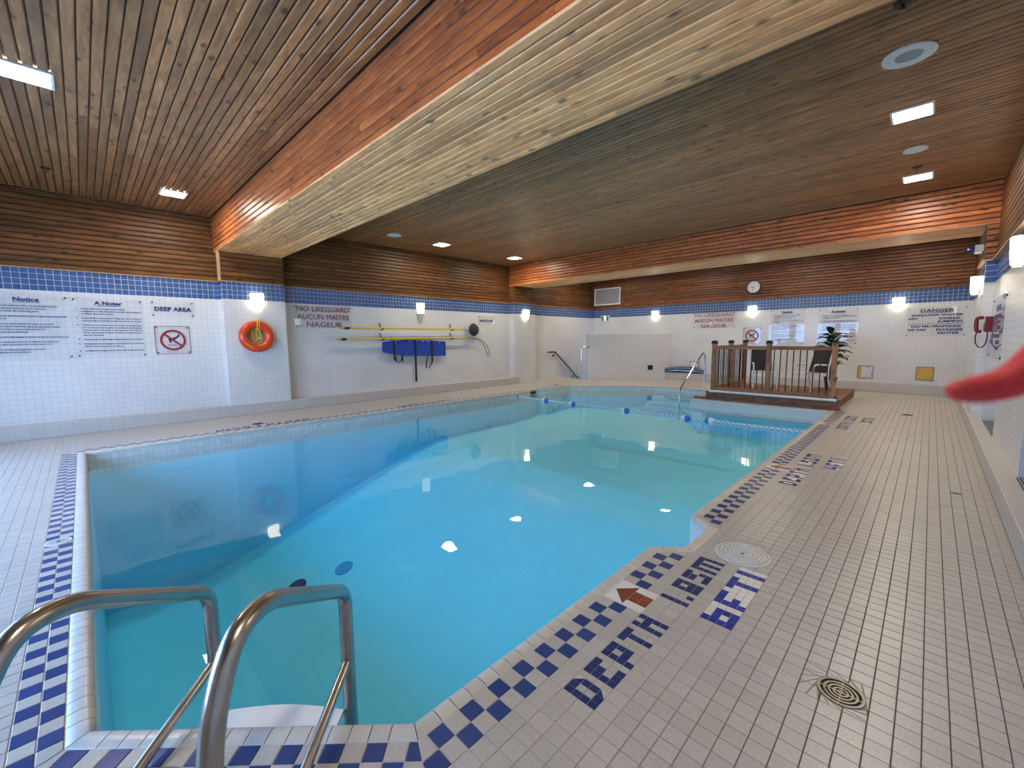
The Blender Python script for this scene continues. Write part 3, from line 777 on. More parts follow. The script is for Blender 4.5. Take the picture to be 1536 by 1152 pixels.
mb.build('entry_step', 'basin_wall', pool)
wb = fill_loops([W2], WATER); wv = [v for v in wb.verts]
wm = bpy.data.meshes.new('water')
bmesh.ops.recalc_face_normals(wb, faces=wb.faces)
for f_ in wb.faces:
    if f_.normal.z < 0: f_.normal_flip()
ret = bmesh.ops.extrude_face_region(wb, geom=list(wb.faces))
for v in [g for g in ret['geom'] if isinstance(g, bmesh.types.BMVert)]: v.co.z = WATER
for v in wv:
    v.co.z = -2.55
bmesh.ops.recalc_face_normals(wb, faces=wb.faces); wb.to_mesh(wm); wb.free(); wm.materials.append(M['water'])
link('water', wm, pool)
# skimmer mouth, main drains
sk = empty('pool_skimmer', axes(Y, Z, X, (-8.318, 9.3, -0.09))); tag(sk, 'dark skimmer mouth in the pool wall below the left deck', 'skimmer')
mb = MB(); mb.box(-0.13, 0.13, -0.05, 0.045, -0.0, 0.008); mb.build('frame', 'grey', sk)
mb = MB(); mb.box(-0.105, 0.105, -0.04, 0.03, 0.004, 0.011); mb.build('opening', 'dark', sk)
for (x, y, z, lab, mt) in ((-6.315, 1.908, -2.065, 'dark blue round main drain on the pool floor nearest the ladder', 'drainblue'), (-5.98, 2.462, -1.88, 'faint blue round drain on the pool floor behind the darker one', 'basin_wall')):
    g = empty('main_drain', Matrix.Translation((x, y, z)) @ Matrix.Rotation(math.atan2(floor_z(y + 0.01) - floor_z(y - 0.01), 0.02), 4, 'X')); tag(g, lab, 'drain')
    mb = MB(); mb.ringdisc((0, 0), 0.11, 0.13, 0, 0.025); mb.build('rim', 'drainblue' if mt == 'drainblue' else 'drainpale', g)
    mb = MB()
    for r in range(5): mb.ringdisc((0, 0), 0.004 + r * 0.0215, 0.023 + r * 0.0215, 0, 0.02)
    mb.build('grate', 'drainblue' if mt == 'drainblue' else 'drainpale', g)

# ------------------------------------------------------------------ walls
def wall(name, mat): return None
wl = MB()     # left wall: bays and piers
def ywall(mb, x, y0, y1, z0, z1): mb.quad((x, y0, z0), (x, y1, z0), (x, y1, z1), (x, y0, z1))
LB = [(YN, B1[0] + 0.05), (B1[1], B2[0]), (11.15, YF)]
PIER = [(1.98, 3.1), (10.09, 11.15)]
wl.box(XL - 0.15, XL, YN - 0.2, YF + 0.2, -1.6, ZC + 0.1)
for a, b in PIER: wl.box(XL, PXL, a, b, -0.02, ZBM + 0.01)
wall_left = struct(wl.build('wall_left', 'tile_wy'))
wf = MB(); wf.box(XL - 0.2, XR + 0.3, YF, YF + 0.15, -1.6, ZC + 0.1)
wall_far = struct(wf.build('wall_far', 'tile_wx'))
wr = MB()
# right wall with low niches in its foot
NICHE = [(4.5, 5.92), (8.19, 9.6)]
def rwall(y0, y1, z0, z1): wr.box(XR, XR + 0.3, y0, y1, z0, z1)
ycur = YN - 0.2
for a, b in NICHE:
    rwall(ycur, a, -0.1, ZC + 0.1); rwall(a, b, 0.95, ZC + 0.1); wr.box(XR + 0.16, XR + 0.3, a, b, -0.1, 0.95); wr.box(XR, XR + 0.16, a, b, -0.1, 0.18); ycur = b
rwall(ycur, YF + 0.2, -0.1, ZC + 0.1)
for a, b in [(1.98, 3.1), (10.1, 11.15)]: wr.box(PXR, XR, a, b, -0.02, ZBM + 0.01)
wall_right = struct(wr.build('wall_right', 'tile_wy'))
wn = MB()
xs_w = [XL - 0.2] + [v for p_ in WINS for v in p_] + [XR + 0.3]
for i in range(0, len(xs_w), 2): wn.box(xs_w[i], xs_w[i + 1], YN - 0.15, YN, -0.1, ZC + 0.1)
for a, b in WINS: wn.box(a, b, YN - 0.15, YN, -0.1, 0.35); wn.box(a, b, YN - 0.15, YN, 2.35, ZC + 0.1)
wall_near = struct(wn.build('wall_near', 'tile_wx'))
for i, (a, b) in enumerate(WINS):
    mb = MB()
    for x0, x1, z0, z1 in ((a, b, 0.35, 0.41), (a, b, 2.29, 2.35), (a, a + 0.06, 0.41, 2.29), (b - 0.06, b, 0.41, 2.29), ((a + b) / 2 - 0.03, (a + b) / 2 + 0.03, 0.41, 2.29)):
        mb.box(x0, x1, YN - 0.1, YN - 0.04, z0, z1)
    wo = struct(mb.build('window_%d' % (i + 1), 'white'))
    for x0, x1 in ((a + 0.06, (a + b) / 2 - 0.03), ((a + b) / 2 + 0.03, b - 0.06)):
        mb = MB(); mb.box(x0, x1, YN - 0.074, YN - 0.068, 0.41, 2.29); mb.build('pane', 'pane', wo)
mb = MB(); mb.box(-40, 30, -50, YN - 0.15, -0.3, -0.05); g = mb.build('ground_outside', 'snow'); g['kind'] = 'structure'

# blue tile band: four rows of glazed tiles
BP = 0.0875
bt = MB(); tile_prism(bt, [(0, 0), (BP, 0), (BP, BP), (0, BP)], 0.004, 0, 0.0028, 0.0012, 0.006); bt_me = bt.mesh('blue_tile', 'bandblue')
def band(parent, mwf, length, u0=0.0, single_=False):
    """mwf gives the matrix of a tile corner at distance u along the wall and height z"""
    n = max(1, round(length / BP)); pw = length / n; fmb = MB()
    for i in range(n):
        for r in range(4):
            mw = mwf(u0 + i * pw, ZB0 + r * BP) @ Matrix.Diagonal((pw / BP, 1, 1, 1))
            if single_: link('blue_tile', bt_me, parent, mw)
            else: fmb.add([mw @ v.co for v in bt_me.vertices], [tuple(p_.vertices) for p_ in bt_me.polygons])
    if not single_: stuff(fmb.build('blue_tile_band', 'bandblue', parent))
def strip(parent, mw, length):
    mb = MB(); mb.box(0, length, 0, ZB1 - ZB0, -0.001, 0.002); mb.build('band_bed', 'band_joint', parent, mw=mw)
for (a, b), one in zip(LB, (True, False, False)):
    a0 = -0.95 if one else a
    if one:
        strip(wall_left, on_left(YN, ZB0), b - YN); band(wall_left, lambda u, z: on_left(u, z), a0 - YN, YN); band(wall_left, lambda u, z: on_left(u, z), 1.98 - a0, a0, True)
    else: strip(wall_left, on_left(a, ZB0), b - a); band(wall_left, lambda u, z: on_left(u, z), b - a, a)
for k, (a, b) in enumerate(PIER):
    strip(wall_left, on_left(a, ZB0, PXL), b - a); band(wall_left, lambda u, z: on_left(u, z, PXL), b - a, a, k == 0)
    mwf = lambda u, z, a=a: axes(X, Z, -Y, (XL + u, a, z)); strip(wall_left, mwf(0, ZB0), PXL - XL); band(wall_left, mwf, PXL - XL)
strip(wall_far, on_far(XL, ZB0), XR - XL); band(wall_far, lambda u, z: on_far(u, z), XR - XL, XL)
for a, b in ((YN, B2[0]), (11.15, YF)):
    strip(wall_right, on_right(b, ZB0), b - a); band(wall_right, lambda u, z, b=b: on_right(b - u, z), b - a)
strip(wall_right, on_right(11.15, ZB0, PXR), 1.07); band(wall_right, lambda u, z: on_right(11.15 - u, z, PXR), 1.07)
mwf = lambda u, z: axes(X, Z, -Y, (PXR + u, 10.08, z)); strip(wall_right, mwf(0, ZB0), XR - PXR); band(wall_right, mwf, XR - PXR)

# ------------------------------------------------------------------ ceiling and cedar boards
mb = MB(); mb.box(XL - 0.2, XR + 0.3, YN - 0.2, YF + 0.2, ZC + 0.016, ZC + 0.2)
ceiling = struct(mb.build('ceiling', 'dark'))
LW = XR - XL
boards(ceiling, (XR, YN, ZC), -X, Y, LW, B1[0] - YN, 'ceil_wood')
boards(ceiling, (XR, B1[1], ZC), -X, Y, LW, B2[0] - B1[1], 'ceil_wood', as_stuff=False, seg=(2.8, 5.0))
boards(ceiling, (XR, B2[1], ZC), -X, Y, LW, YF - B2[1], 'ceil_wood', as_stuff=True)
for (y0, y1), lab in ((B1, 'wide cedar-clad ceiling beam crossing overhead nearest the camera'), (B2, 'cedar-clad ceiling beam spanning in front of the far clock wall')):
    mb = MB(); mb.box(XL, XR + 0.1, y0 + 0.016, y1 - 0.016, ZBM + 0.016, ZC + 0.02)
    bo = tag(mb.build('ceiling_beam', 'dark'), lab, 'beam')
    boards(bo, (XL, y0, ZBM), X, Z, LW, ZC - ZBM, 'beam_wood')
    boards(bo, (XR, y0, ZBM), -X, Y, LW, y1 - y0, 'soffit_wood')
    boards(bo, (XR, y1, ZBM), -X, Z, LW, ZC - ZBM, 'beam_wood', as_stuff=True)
WO = 0.022
def backing(parent, *b):
    mb = MB(); mb.box(*b); mb.build('board_backing', 'dark', parent)
for (a, b) in LB: backing(wall_left, XL, XL + 0.006, a, b, ZB1, ZC)
for a, b in PIER: backing(wall_left, XL, PXL + 0.006, a - 0.006, b, ZB1, ZBM)
backing(wall_far, XL, XR, YF - 0.006, YF, ZB1, ZC)
for a, b in ((YN, B2[0]), (11.15, YF)): backing(wall_right, XR - 0.006, XR, a, b, ZB1, ZC)
backing(wall_right, PXR - 0.006, XR, 10.074, 11.15, ZB1, ZBM)
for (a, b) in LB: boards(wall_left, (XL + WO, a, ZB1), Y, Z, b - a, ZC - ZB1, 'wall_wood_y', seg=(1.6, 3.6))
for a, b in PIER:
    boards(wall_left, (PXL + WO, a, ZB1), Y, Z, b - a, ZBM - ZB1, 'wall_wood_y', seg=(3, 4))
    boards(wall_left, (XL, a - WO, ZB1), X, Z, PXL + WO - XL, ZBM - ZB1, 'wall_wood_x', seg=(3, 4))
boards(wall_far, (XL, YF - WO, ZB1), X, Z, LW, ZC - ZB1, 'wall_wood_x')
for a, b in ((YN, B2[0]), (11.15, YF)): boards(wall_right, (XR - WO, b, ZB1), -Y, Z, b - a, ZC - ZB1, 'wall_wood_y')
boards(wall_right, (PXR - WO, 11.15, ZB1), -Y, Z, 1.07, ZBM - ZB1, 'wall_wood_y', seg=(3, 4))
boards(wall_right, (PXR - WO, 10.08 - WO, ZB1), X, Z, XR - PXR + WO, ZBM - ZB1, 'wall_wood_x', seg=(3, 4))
# narrow trim under the boards and at the corners of the pier
tn = [0]
def trim(x0, x1, y0, y1, z0, z1, mat='trim'):
    tn[0] += 1; mb = MB(); mb.box(x0, x1, y0, y1, z0, z1); struct(mb.build('trim_%d' % tn[0], mat))
for a, b in LB: trim(XL, XL + 0.035, a, b, ZB1 - 0.012, ZB1 + 0.004)
for a, b in PIER: trim(XL, PXL + 0.035, a - 0.035, b, ZB1 - 0.012, ZB1 + 0.004)
trim(XL, XR, YF - 0.03, YF, ZB1 - 0.012, ZB1 + 0.004, 'frame_brown')
trim(XR - 0.06, XR, YN, B2[0] - 0.03, ZB1 - 0.02, ZB1 + 0.004); trim(PXR - 0.05, XR, 10.04, 11.15, ZB1 - 0.02, ZB1 + 0.004)
trim(PXL + 0.0, PXL + 0.03, 1.93, 1.98, ZB1, ZBM, 'trim')

# ------------------------------------------------------------------ tiled kerbs along the walls
def kerb(name, o, ex, ey, length, h, dp, pitch=0.1525):
    """ex along the wall, ey away from the wall"""
    par = struct(empty(name)); n = round(length / pitch); p_ = length / n
    mb = MB(); g = 0.0015; b = 0.012
    pr = [(0, 0), (dp - 0.004, 0), (dp, 0.02), (dp, h - b), (dp - b * 0.3, h - b * 0.3), (dp - b, h), (0, h)]
    vs = [(g, y, z) for y, z in pr] + [(p_ - g, y, z) for y, z in pr]; k = len(pr)
    mb.add(vs, [(i, (i + 1) % k, k + (i + 1) % k, k + i) for i in range(k)] + [tuple(range(k))[::-1], tuple(range(k, 2 * k))])
    me = mb.mesh('kerb_tile', 'curb')
    ex = Vector(ex); ey = Vector(ey)
    for i in range(n): link('kerb_tile', me, par, axes(ex, ey, Z, Vector(o) + ex * (i * p_)))
    mb = MB(); mb.box(0, length, 0, dp - 0.003, 0, h - 0.003); mb.build('kerb_bed', 'joint', par, mw=axes(ex, ey, Z, o))
    return par
kerb('baseboard_left', (XL, 10.3, 0), -Y, X, 10.3 - YN, 0.22, 0.265)
kerb('baseboard_far', (-6.88, YF, 0), X, -Y, XR + 6.88, 0.255, 0.14)
kerb('baseboard_right', (XR, YN, 0), Y, -X, YF - 0.14 - YN, 0.195, 0.146)
# vent grilles on the kerb inside the niches
for k, (a, b) in enumerate(NICHE):
    g = empty('floor_grille', loc=(XR + 0.075, (a + b) / 2, 0.2)); tag(g, ('black slotted vent grille in the right wall niche %s' % ('cut by the frame edge', 'beside the red phone')[k]), 'grille')
    mb = MB(); mb.box(-0.085, 0.085, -(b - a) / 2 + 0.01, (b - a) / 2 - 0.01, -0.02, 0.0); mb.build('bed', 'dark', g)
    bar = MB(); bar.box(-0.004, 0.004, -(b - a) / 2 + 0.012, (b - a) / 2 - 0.012, -0.004, 0.008); bme = bar.mesh('slat', 'grey')
    for i in range(8): link('slat', bme, g, Matrix.Translation((-0.075 + i * 0.0215, 0, 0)))

# ------------------------------------------------------------------ stair corner behind the half wall
hw0 = Vector((-8.85, 12.85, 0)); ed = Vector((1, 1, 0)).normalized(); en = Vector((1, -1, 0)).normalized()
Lh = 3.02
hw = empty('half_wall', axes(ed, -en, Z, hw0)); tag(hw, 'white tiled half wall set at an angle before the stairs', 'half wall')
mb = MB(); mb.box(0, Lh, 0, 0.2, -1.5, 1.63); mb.build('wall_body', 'tile_wd', hw)
mb = MB(); mb.box(-0.005, Lh, -0.005, 0.205, 1.63, 1.66); mb.build('cap', 'white', hw)
vp = empty('wall_vent', axes(ed, Z, en, hw0 + ed * 2.3 + Z * 0.42)); tag(vp, 'small black square vent low on the half wall', 'vent')
mb = MB(); mb.box(-0.09, 0.09, -0.085, 0.085, 0.0, 0.012); mb.build('plate', 'black', vp)
mb = MB(); mb.box(-0.07, 0.07, -0.065, 0.065, 0.01, 0.014); mb.build('opening', 'dark', vp)
stair = struct(empty('stairs_down')); 
for k in range(6):
    mb = MB(); y0 = 12.95 + k * 0.28; mb.box(-9.96, -7.0, y0, y0 + 0.3, -1.6, -0.02 - 0.17 * (k + 0.2)); mb.build('stair_step', 'curb', stair)
def fillet(pts, r=0.06, n=5):
    pts = [Vector(p) for p in pts]; out = [pts[0]]
    for i in range(1, len(pts) - 1):
        a, b, c = pts[i - 1], pts[i], pts[i + 1]; u = (a - b).normalized(); v = (c - b).normalized()
        rr = min(r, (a - b).length * 0.49, (c - b).length * 0.49); p0 = b + u * rr; p1 = b + v * rr
        for k in range(n + 1):
            t = k / n; out.append((1 - t) ** 2 * p0 + 2 * t * (1 - t) * b + t * t * p1)
    out.append(pts[-1]); return out
hr = empty('stair_handrail', loc=(XL, 12.4, 0)); tag(hr, 'black handrail on the left wall sloping down into the stairs', 'handrail')
mb = MB(); mb.tube(fillet([(0.08, -0.4, 1.0), (0.08, 0.02, 1.0), (0.08, 1.9, -0.4)], 0.05), 0.024, 10); mb.build('rail', 'black', hr, True)
for y, z in ((0.0, 0.86), (1.2, 0.0)):
    mb = MB(); mb.tube(fillet([(0.0, y, z), (0.08, y, z), (0.08, y, z + 0.11)], 0.03), 0.011, 8); mb.build('bracket', 'black', hr, True)
    mb = MB(); mb.disc((0, 0), 0.04, 0, 0.012, 16); mb.build('rosette', 'black', hr, mw=axes(Y, Z, X, (0, y, z)))
gr = empty('grab_rail', loc=(-9.0, 12.7, 0)); tag(gr, 'slim chrome grab rail fixed to the end of the half wall', 'grab rail')
mb = MB(); mb.tube(fillet([(0, 0, 0), (0, 0, 1.18), (0.19, 0.2, 1.18)], 0.05), 0.021, 12); mb.build('rail', 'chrome', gr, True)
mb = MB(); mb.disc((0, 0), 0.045, 0, 0.012); mb.build('base_flange', 'chrome', gr)
mb = MB(); mb.disc((0, 0), 0.05, 0, 0.02, 16); mb.build('wall_flange', 'black', gr, mw=axes(en, Z, -ed, (0.185, 0.195, 1.18)))

# ------------------------------------------------------------------ ladder in the near corner
def n_t(n, t, z):
    v = Vector((1, -1, 0)).normalized() * n + Vector((1, 1, 0)).normalized() * t; return Vector((v.x, v.y, z))
lad = empty('pool_ladder', loc=n_t(-1.54, -1.0, 0)); tag(lad, 'stainless pool ladder with two curved handrails at the near corner', 'ladder')
org = n_t(-1.54, -1.0, 0)
for t_ in (-1.297, -0.718):
    pts = [(-1.715, -1.0), (-1.715, 0.43), (-1.17, 0.745), (-1.02, 0.752), (-0.93, 0.62), (-0.895, 0.47), (-0.885, 0.0)]
    mb = MB(); mb.tube(fillet([n_t(n, t_, z) - org for n, z in pts], 0.075, 6), 0.0285, 16); hrl = mb.build('handrail', 'steel', lad, True)
    mb = MB(); mb.tube([n_t(-1.705, t_, 0.11) - org, n_t(-1.30, t_, 0.025) - org, n_t(-1.22, t_, 0.0) - org], 0.019, 12); mb.build('brace', 'steel', lad, True)
    mb = MB(); mb.disc((0, 0), 0.048, 0.0, 0.014, 20); mb.build('deck_flange', 'steel', lad, mw=Matrix.Translation(n_t(-0.885, t_, 0) - org))
for k, z in enumerate((-0.115, -0.42, -0.72)):
    mb = MB(); pts = []
    for i in range(9):
        a = i / 8; pts.append((-0.5 + a, 0.0 - 0.030 * math.sin(math.pi * a)))
    vs = []
    for zz in (z - 0.02, z):
        vs += [n_t(-1.70 + dy, -1.0075 + x * 0.53, zz) - org for x, dy in pts] + [n_t(-1.545, -1.0075 + x * 0.53, zz) - org for x, dy in pts]
    nn = 18; fs = []
    for i in range(8):
        fs += [(i, i + 1, 9 + i + 1, 9 + i), (nn + i, nn + 9 + i, nn + 10 + i, nn + i + 1), (i, nn + i, nn + i + 1, i + 1), (9 + i, 10 + i, nn + 10 + i, nn + 9 + i)]
    fs += [(0, 9, nn + 9, nn), (8, nn + 8, nn + 17, 17)]
    mb.add(vs, fs); mb.build('tread', 'white', lad)

# ------------------------------------------------------------------ pool entry rail by the platform
pr_ = empty('entry_rail', loc=(-4.7, 12.85, 0)); tag(pr_, 'bent chrome entry rail dipping into the water beside the wooden platform', 'handrail')
mb = MB(); mb.tube(fillet([(0, 0, 0), (0, 0, 0.92), (0, -0.12, 1.06), (0, -0.28, 0.99), (0, -1.66, 0.14), (0, -1.72, 0.0), (0, -1.72, -0.75)], 0.07), 0.024, 12); mb.build('rail', 'chrome', pr_, True)
mb = MB(); mb.disc((0, 0), 0.05, 0, 0.014); mb.build('flange', 'chrome', pr_)

# ------------------------------------------------------------------ float line
fl = empty('float_line', loc=(-8.1, 8.47, WATER)); tag(fl, 'twisted white and blue rope with five floats across the pool', 'float line')
fx = [(-7.14, 0), (-6.26, 0), (-4.79, 0), (-3.43, 0), (-2.99, 0.06)]
pts = [(0, -0.02, 0.05)]
for i in range(1, 41):
    a = i / 40; x = a * 6.74; pts.append((x, 0.16 * max(0, a - 0.68) + 0.015 * math.sin(a * 19), 0.019 + 0.003 * math.sin(a * 33)))
mb = MB(); mb.tube(pts, 0.021, 8); mb.build('rope', 'floatrope', fl, True)
mb = MB(); mb.disc((0, 0), 0.03, 0, 0.03, 12); mb.build('wall_anchor', 'black', fl, mw=axes(Y, Z, X, (-0.025, -0.02, 0.05)))
def half_float(sign):
    mb = MB(); prof_ = [(0.0, 0.105), (0.02, 0.104), (0.045, 0.088), (0.062, 0.055), (0.068, 0.02), (0.068, 0.0), (0.0, 0.0)]
    mb.lathe([(r, z * sign) for r, z in prof_], 18); return mb
for i, (x, dy) in enumerate(fx):
    flip = 1 if i != 4 else -1
    mwf_ = axes(Y, Z, X * flip, (x + 8.1, dy, 0.012))
    a = half_float(-1).build('float', 'white', fl, True, mwf_); half_float(1).build('blue_half', 'floatblue', a, True)

# ------------------------------------------------------------------ lids and drains set in the deck
c = empty('skimmer_lid', loc=(-0.83, 3.10, 0)); tag(c, 'pale ribbed round skimmer lid set in the beige deck', 'lid')
mb = MB(); mb.ringdisc((0, 0), 0.157, 0.171, -0.004, 0.003, 40); mb.build('rim', 'lid_rib', c)
mb = MB(); mb.disc((0, 0), 0.153, -0.004, 0.002, 40); mb.build('disc', 'lid', c)
for r in range(5): 
    mb = MB(); mb.ringdisc((0, 0), 0.022 + r * 0.026, 0.034 + r * 0.026, 0.001, 0.0065, 36); mb.build('rib', 'lid_rib', c)
mb = MB(); mb.disc((0, 0), 0.008, 0.002, 0.008, 10); mb.build('screw', 'drain', c)
def deck_drain(x, y, r, lab):
    c = empty('deck_drain', loc=(x, y, 0)); tag(c, lab, 'drain')
    mb = MB(); mb.disc((0, 0), r * 0.97, -0.0035, -0.0028, 28); mb.build('well', 'dark', c)
    mb = MB(); mb.ringdisc((0, 0), r * 0.87, r * 1.0, -0.004, 0.003, 32); mb.build('rim', 'drain', c)
    for k in range(4):
        mb = MB(); mb.ringdisc((0, 0), r * (0.04 + 0.2 * k), r * (0.14 + 0.2 * k), -0.004, 0.002, 28); mb.build('grate_ring', 'drain', c)
    mb = MB(); mb.box(-r * 0.9, r * 0.9, -r * 0.04, r * 0.04, -0.004, 0.001); mb.box(-r * 0.04, r * 0.04, -r * 0.9, r * 0.9, -0.004, 0.001); mb.build('spoke', 'drain', c)
deck_drain(-0.17, 2.135, 0.082, 'round slotted metal floor drain nearest the camera on the beige deck')
def flat_drain(x, y, r, lab):
    c = empty('deck_drain', loc=(x, y, 0)); tag(c, lab, 'drain')
    mb = MB(); mb.ringdisc((0, 0), r * 0.8, r, -0.002, 0.004, 20); mb.build('rim', 'drain', c)
    mb = MB(); mb.disc((0, 0), r * 0.8, -0.002, 0.002, 20); mb.build('grate', 'dark', c)
flat_drain(-0.22, 10.9, 0.085, 'small dark floor drain far down the right deck'); flat_drain(-8.62, 2.13, 0.10, 'small dark floor drain on the deck below the life ring')
flat_drain(-8.62, 10.75, 0.08, 'small dark floor drain before the half wall')
c = empty('skimmer_lid', loc=(-4.59, -0.25, 0)); tag(c, 'small grey round lid in the blue checkered strip on the left', 'lid')
mb = MB(); mb.disc((0, 0), 0.062, 0.0005, 0.005, 28); mb.build('disc', 'grey', c); mb = MB(); mb.ringdisc((0, 0), 0.062, 0.072, 0.0, 0.006, 28); mb.build('rim', 'mosaic_w', c)
mb = MB(); mb.disc((0, 0), 0.01, 0.005, 0.008, 10); mb.build('screw', 'dark', c)
c = empty('floor_plate', loc=(0.27, 5.73, 0)); tag(c, 'little metal plate let into the deck near the right kerb', 'plate')
mb = MB(); mb.box(-0.035, 0.035, -0.03, 0.03, 0, 0.003); mb.build('plate', 'drain', c); mb = MB(); mb.disc((0, 0), 0.008, 0.003, 0.005, 8); mb.build('screw', 'dark', c)

# ------------------------------------------------------------------ ceiling lights, speakers, sprinklers
def ceiling_light(x, y, lab, s=0.172):
    g = empty('ceiling_light', loc=(x, y, ZC)); tag(g, lab, 'ceiling light', 'square ceiling lights')
    mb = MB(); t = 0.02
    for x0, x1, y0, y1 in ((-s, s, -s, -s + t), (-s, s, s - t, s), (-s, -s + t, -s + t, s - t), (s - t, s, -s + t, s - t)): mb.box(x0, x1, y0, y1, -0.016, 0.004)
    mb.build('frame', 'white', g)
    mb = MB(); a = s - t; b = s - 0.06
    mb.add([(-a, -a, -0.004), (a, -a, -0.004), (a, a, -0.004), (-a, a, -0.004), (-b, -b, -0.012), (b, -b, -0.012), (b, b, -0.012), (-b, b, -0.012)],
           [(0, 4, 5, 1), (1, 5, 6, 2), (2, 6, 7, 3), (3, 7, 4, 0), (4, 7, 6, 5)])
    mb.build('diffuser', 'panel', g)
ceiling_light(-5.86, -0.16, 'square ceiling light cut by the left picture edge')
ceiling_light(-8.82, 1.22, 'square ceiling light near the left wall, before the near beam')
ceiling_light(-0.31, 6.44, 'square ceiling light between the two round speakers at right')
ceiling_light(-0.31, 9.04, 'square ceiling light at right, close to the far beam')
ceiling_light(-8.9, 6.53, 'square ceiling light above the yellow poles')
ceiling_light(-8.9, 9.15, 'square ceiling light in the corner of the left wall and far beam')
for x, y, lab in ((-8.9, 13.1, 'unseen added ceiling light over the stairs behind the far beam'),
                  (-5.9, 13.1, 'unseen added ceiling light over the foam noodles behind the far beam'), (-2.9, 13.1, 'unseen added ceiling light over the platform chairs behind the far beam'), (-0.31, 13.1, 'unseen added ceiling light before the danger sign behind the far beam'),
                  (-0.31, 1.2, 'unseen added ceiling light over the near deck before the near beam')):
    ceiling_light(x, y, lab)  # lamps out of view, added for the light they give
def speaker(x, y, r, lab, cloth=True):
    g = empty('ceiling_speaker', loc=(x, y, ZC)); tag(g, lab, 'speaker')
    mb = MB(); mb.ringdisc((0, 0), r * 0.53, r, -0.012, 0.002, 40); mb.build('rim', 'white', g)
    mb = MB(); mb.disc((0, 0), r * 0.55, -0.008, 0.0, 32); mb.build('grille', 'rubber' if cloth else 'white', g)
    mb = MB()
    for k in range(2): mb.disc(((-1) ** k * r * 0.76, 0), 0.006, -0.0135, -0.011, 8)
    mb.build('screw', 'grey', g)
speaker(-0.30, 5.13, 0.178, 'large white round ceiling speaker with grey grille at upper right'); speaker(-0.31, 7.70, 0.12, 'smaller white round ceiling disc between the right-hand lights', False)
speaker(-8.85, 5.18, 0.16, 'white round ceiling disc over the left wall behind the near beam', False)
def sprinkler(x, y, lab):
    g = empty('sprinkler', loc=(x, y, ZC)); tag(g, lab, 'sprinkler')
    mb = MB(); mb.disc((0, 0), 0.05, -0.012, 0.002, 20, r1=0.055); mb.build('escutcheon', 'black', g)
    mb = MB(); mb.disc((0, 0), 0.012, -0.05, -0.01, 12); mb.build('body', 'drain', g)
    mb = MB(); mb.disc((0, 0), 0.024, -0.055, -0.05, 12); mb.build('deflector', 'drain', g)
sprinkler(-0.31, 4.33, 'dark ceiling sprinkler at the top of the picture on the right'); sprinkler(-0.31, 8.5, 'small dark ceiling sprinkler before the last right-hand light')
sprinkler(-8.76, -0.16, 'dark ceiling sprinkler at the left, above the notices')

# ------------------------------------------------------------------ wall sconces
def sconce(mw, lab, dim=False):
    g = empty('wall_sconce', mw); tag(g, lab, 'wall light', 'wall sconces')
    mb = MB(); mb.box(-0.10, 0.10, -0.14, 0.15, 0, 0.02); mb.build('back_plate', 'grey', g)
    mb = MB(); n = 10; rows = [(-0.15, 0.088, 0.075), (-0.12, 0.10, 0.09), (0.0, 0.115, 0.10), (0.14, 0.122, 0.105), (0.15, 0.118, 0.10)]
    vs = []
    for z, hw_, dp in rows:
        for i in range(n + 1):
            a = math.pi * i / n; ca, sa = math.cos(a), math.sin(a)
            k = lambda v: math.copysign(abs(v) ** 0.55, v)
            vs.append((hw_ * k(ca), z, 0.02 + dp * k(sa)))
    fs = [(r * (n + 1) + i, (r + 1) * (n + 1) + i, (r + 1) * (n + 1) + i + 1, r * (n + 1) + i + 1) for r in range(len(rows) - 1) for i in range(n)]
    fs += [tuple(range(n + 1)), tuple(range(len(vs) - 1, len(vs) - n - 2, -1))]
    mb.add(vs, fs); mb.build('shade', 'shade_dim' if dim else 'shade', g, True)
    for z, e in ((0.152, 0.128), (-0.156, 0.095)):
        mb = MB(); mb.tube([(e * math.copysign(abs(math.cos(math.pi * i / 12)) ** 0.55, math.cos(math.pi * i / 12)), z, 0.02 + 0.108 * (e / 0.125) * math.sin(math.pi * i / 12) ** 0.55) for i in range(13)], 0.006, 6); mb.build('rim', 'drain', g, True)
    if dim:
        mb = MB(); vs = []; rows2 = [(-0.155, 0.09, 0.08), (-0.28, 0.075, 0.06), (-0.42, 0.05, 0.03)]
        for z, hw_, dp in rows2: vs += [(hw_ * math.cos(math.pi * i / 8), z, 0.01 + dp * math.sin(math.pi * i / 8)) for i in range(9)]
        mb.add(vs, [(r * 9 + i, (r + 1) * 9 + i, (r + 1) * 9 + i + 1, r * 9 + i + 1) for r in range(2) for i in range(8)]); mb.build('lower_glass', 'frost', g, True)
sconce(on_left(2.57, 2.31, PXL), 'lit wall sconce on the pier above the life ring')
sconce(on_left(6.6, 2.35), 'dim wall sconce with a lower glass above the yellow poles', True)
sconce(on_left(10.62, 2.31, PXL), 'lit wall sconce on the far left pier')
sconce(on_far(-7.33, 2.32), 'lit wall sconce above the angled half wall')
sconce(on_far(-4.09, 2.31), 'lit wall sconce under the clock')
sconce(on_far(-0.67, 2.32), 'lit wall sconce left of the danger sign')
sconce(on_right(10.75, 2.33, PXR), 'lit wall sconce on the far right pier above the red phone')
sconce(on_right(7.0, 2.37), 'lit wall sconce on the right wall nearest the picture edge')

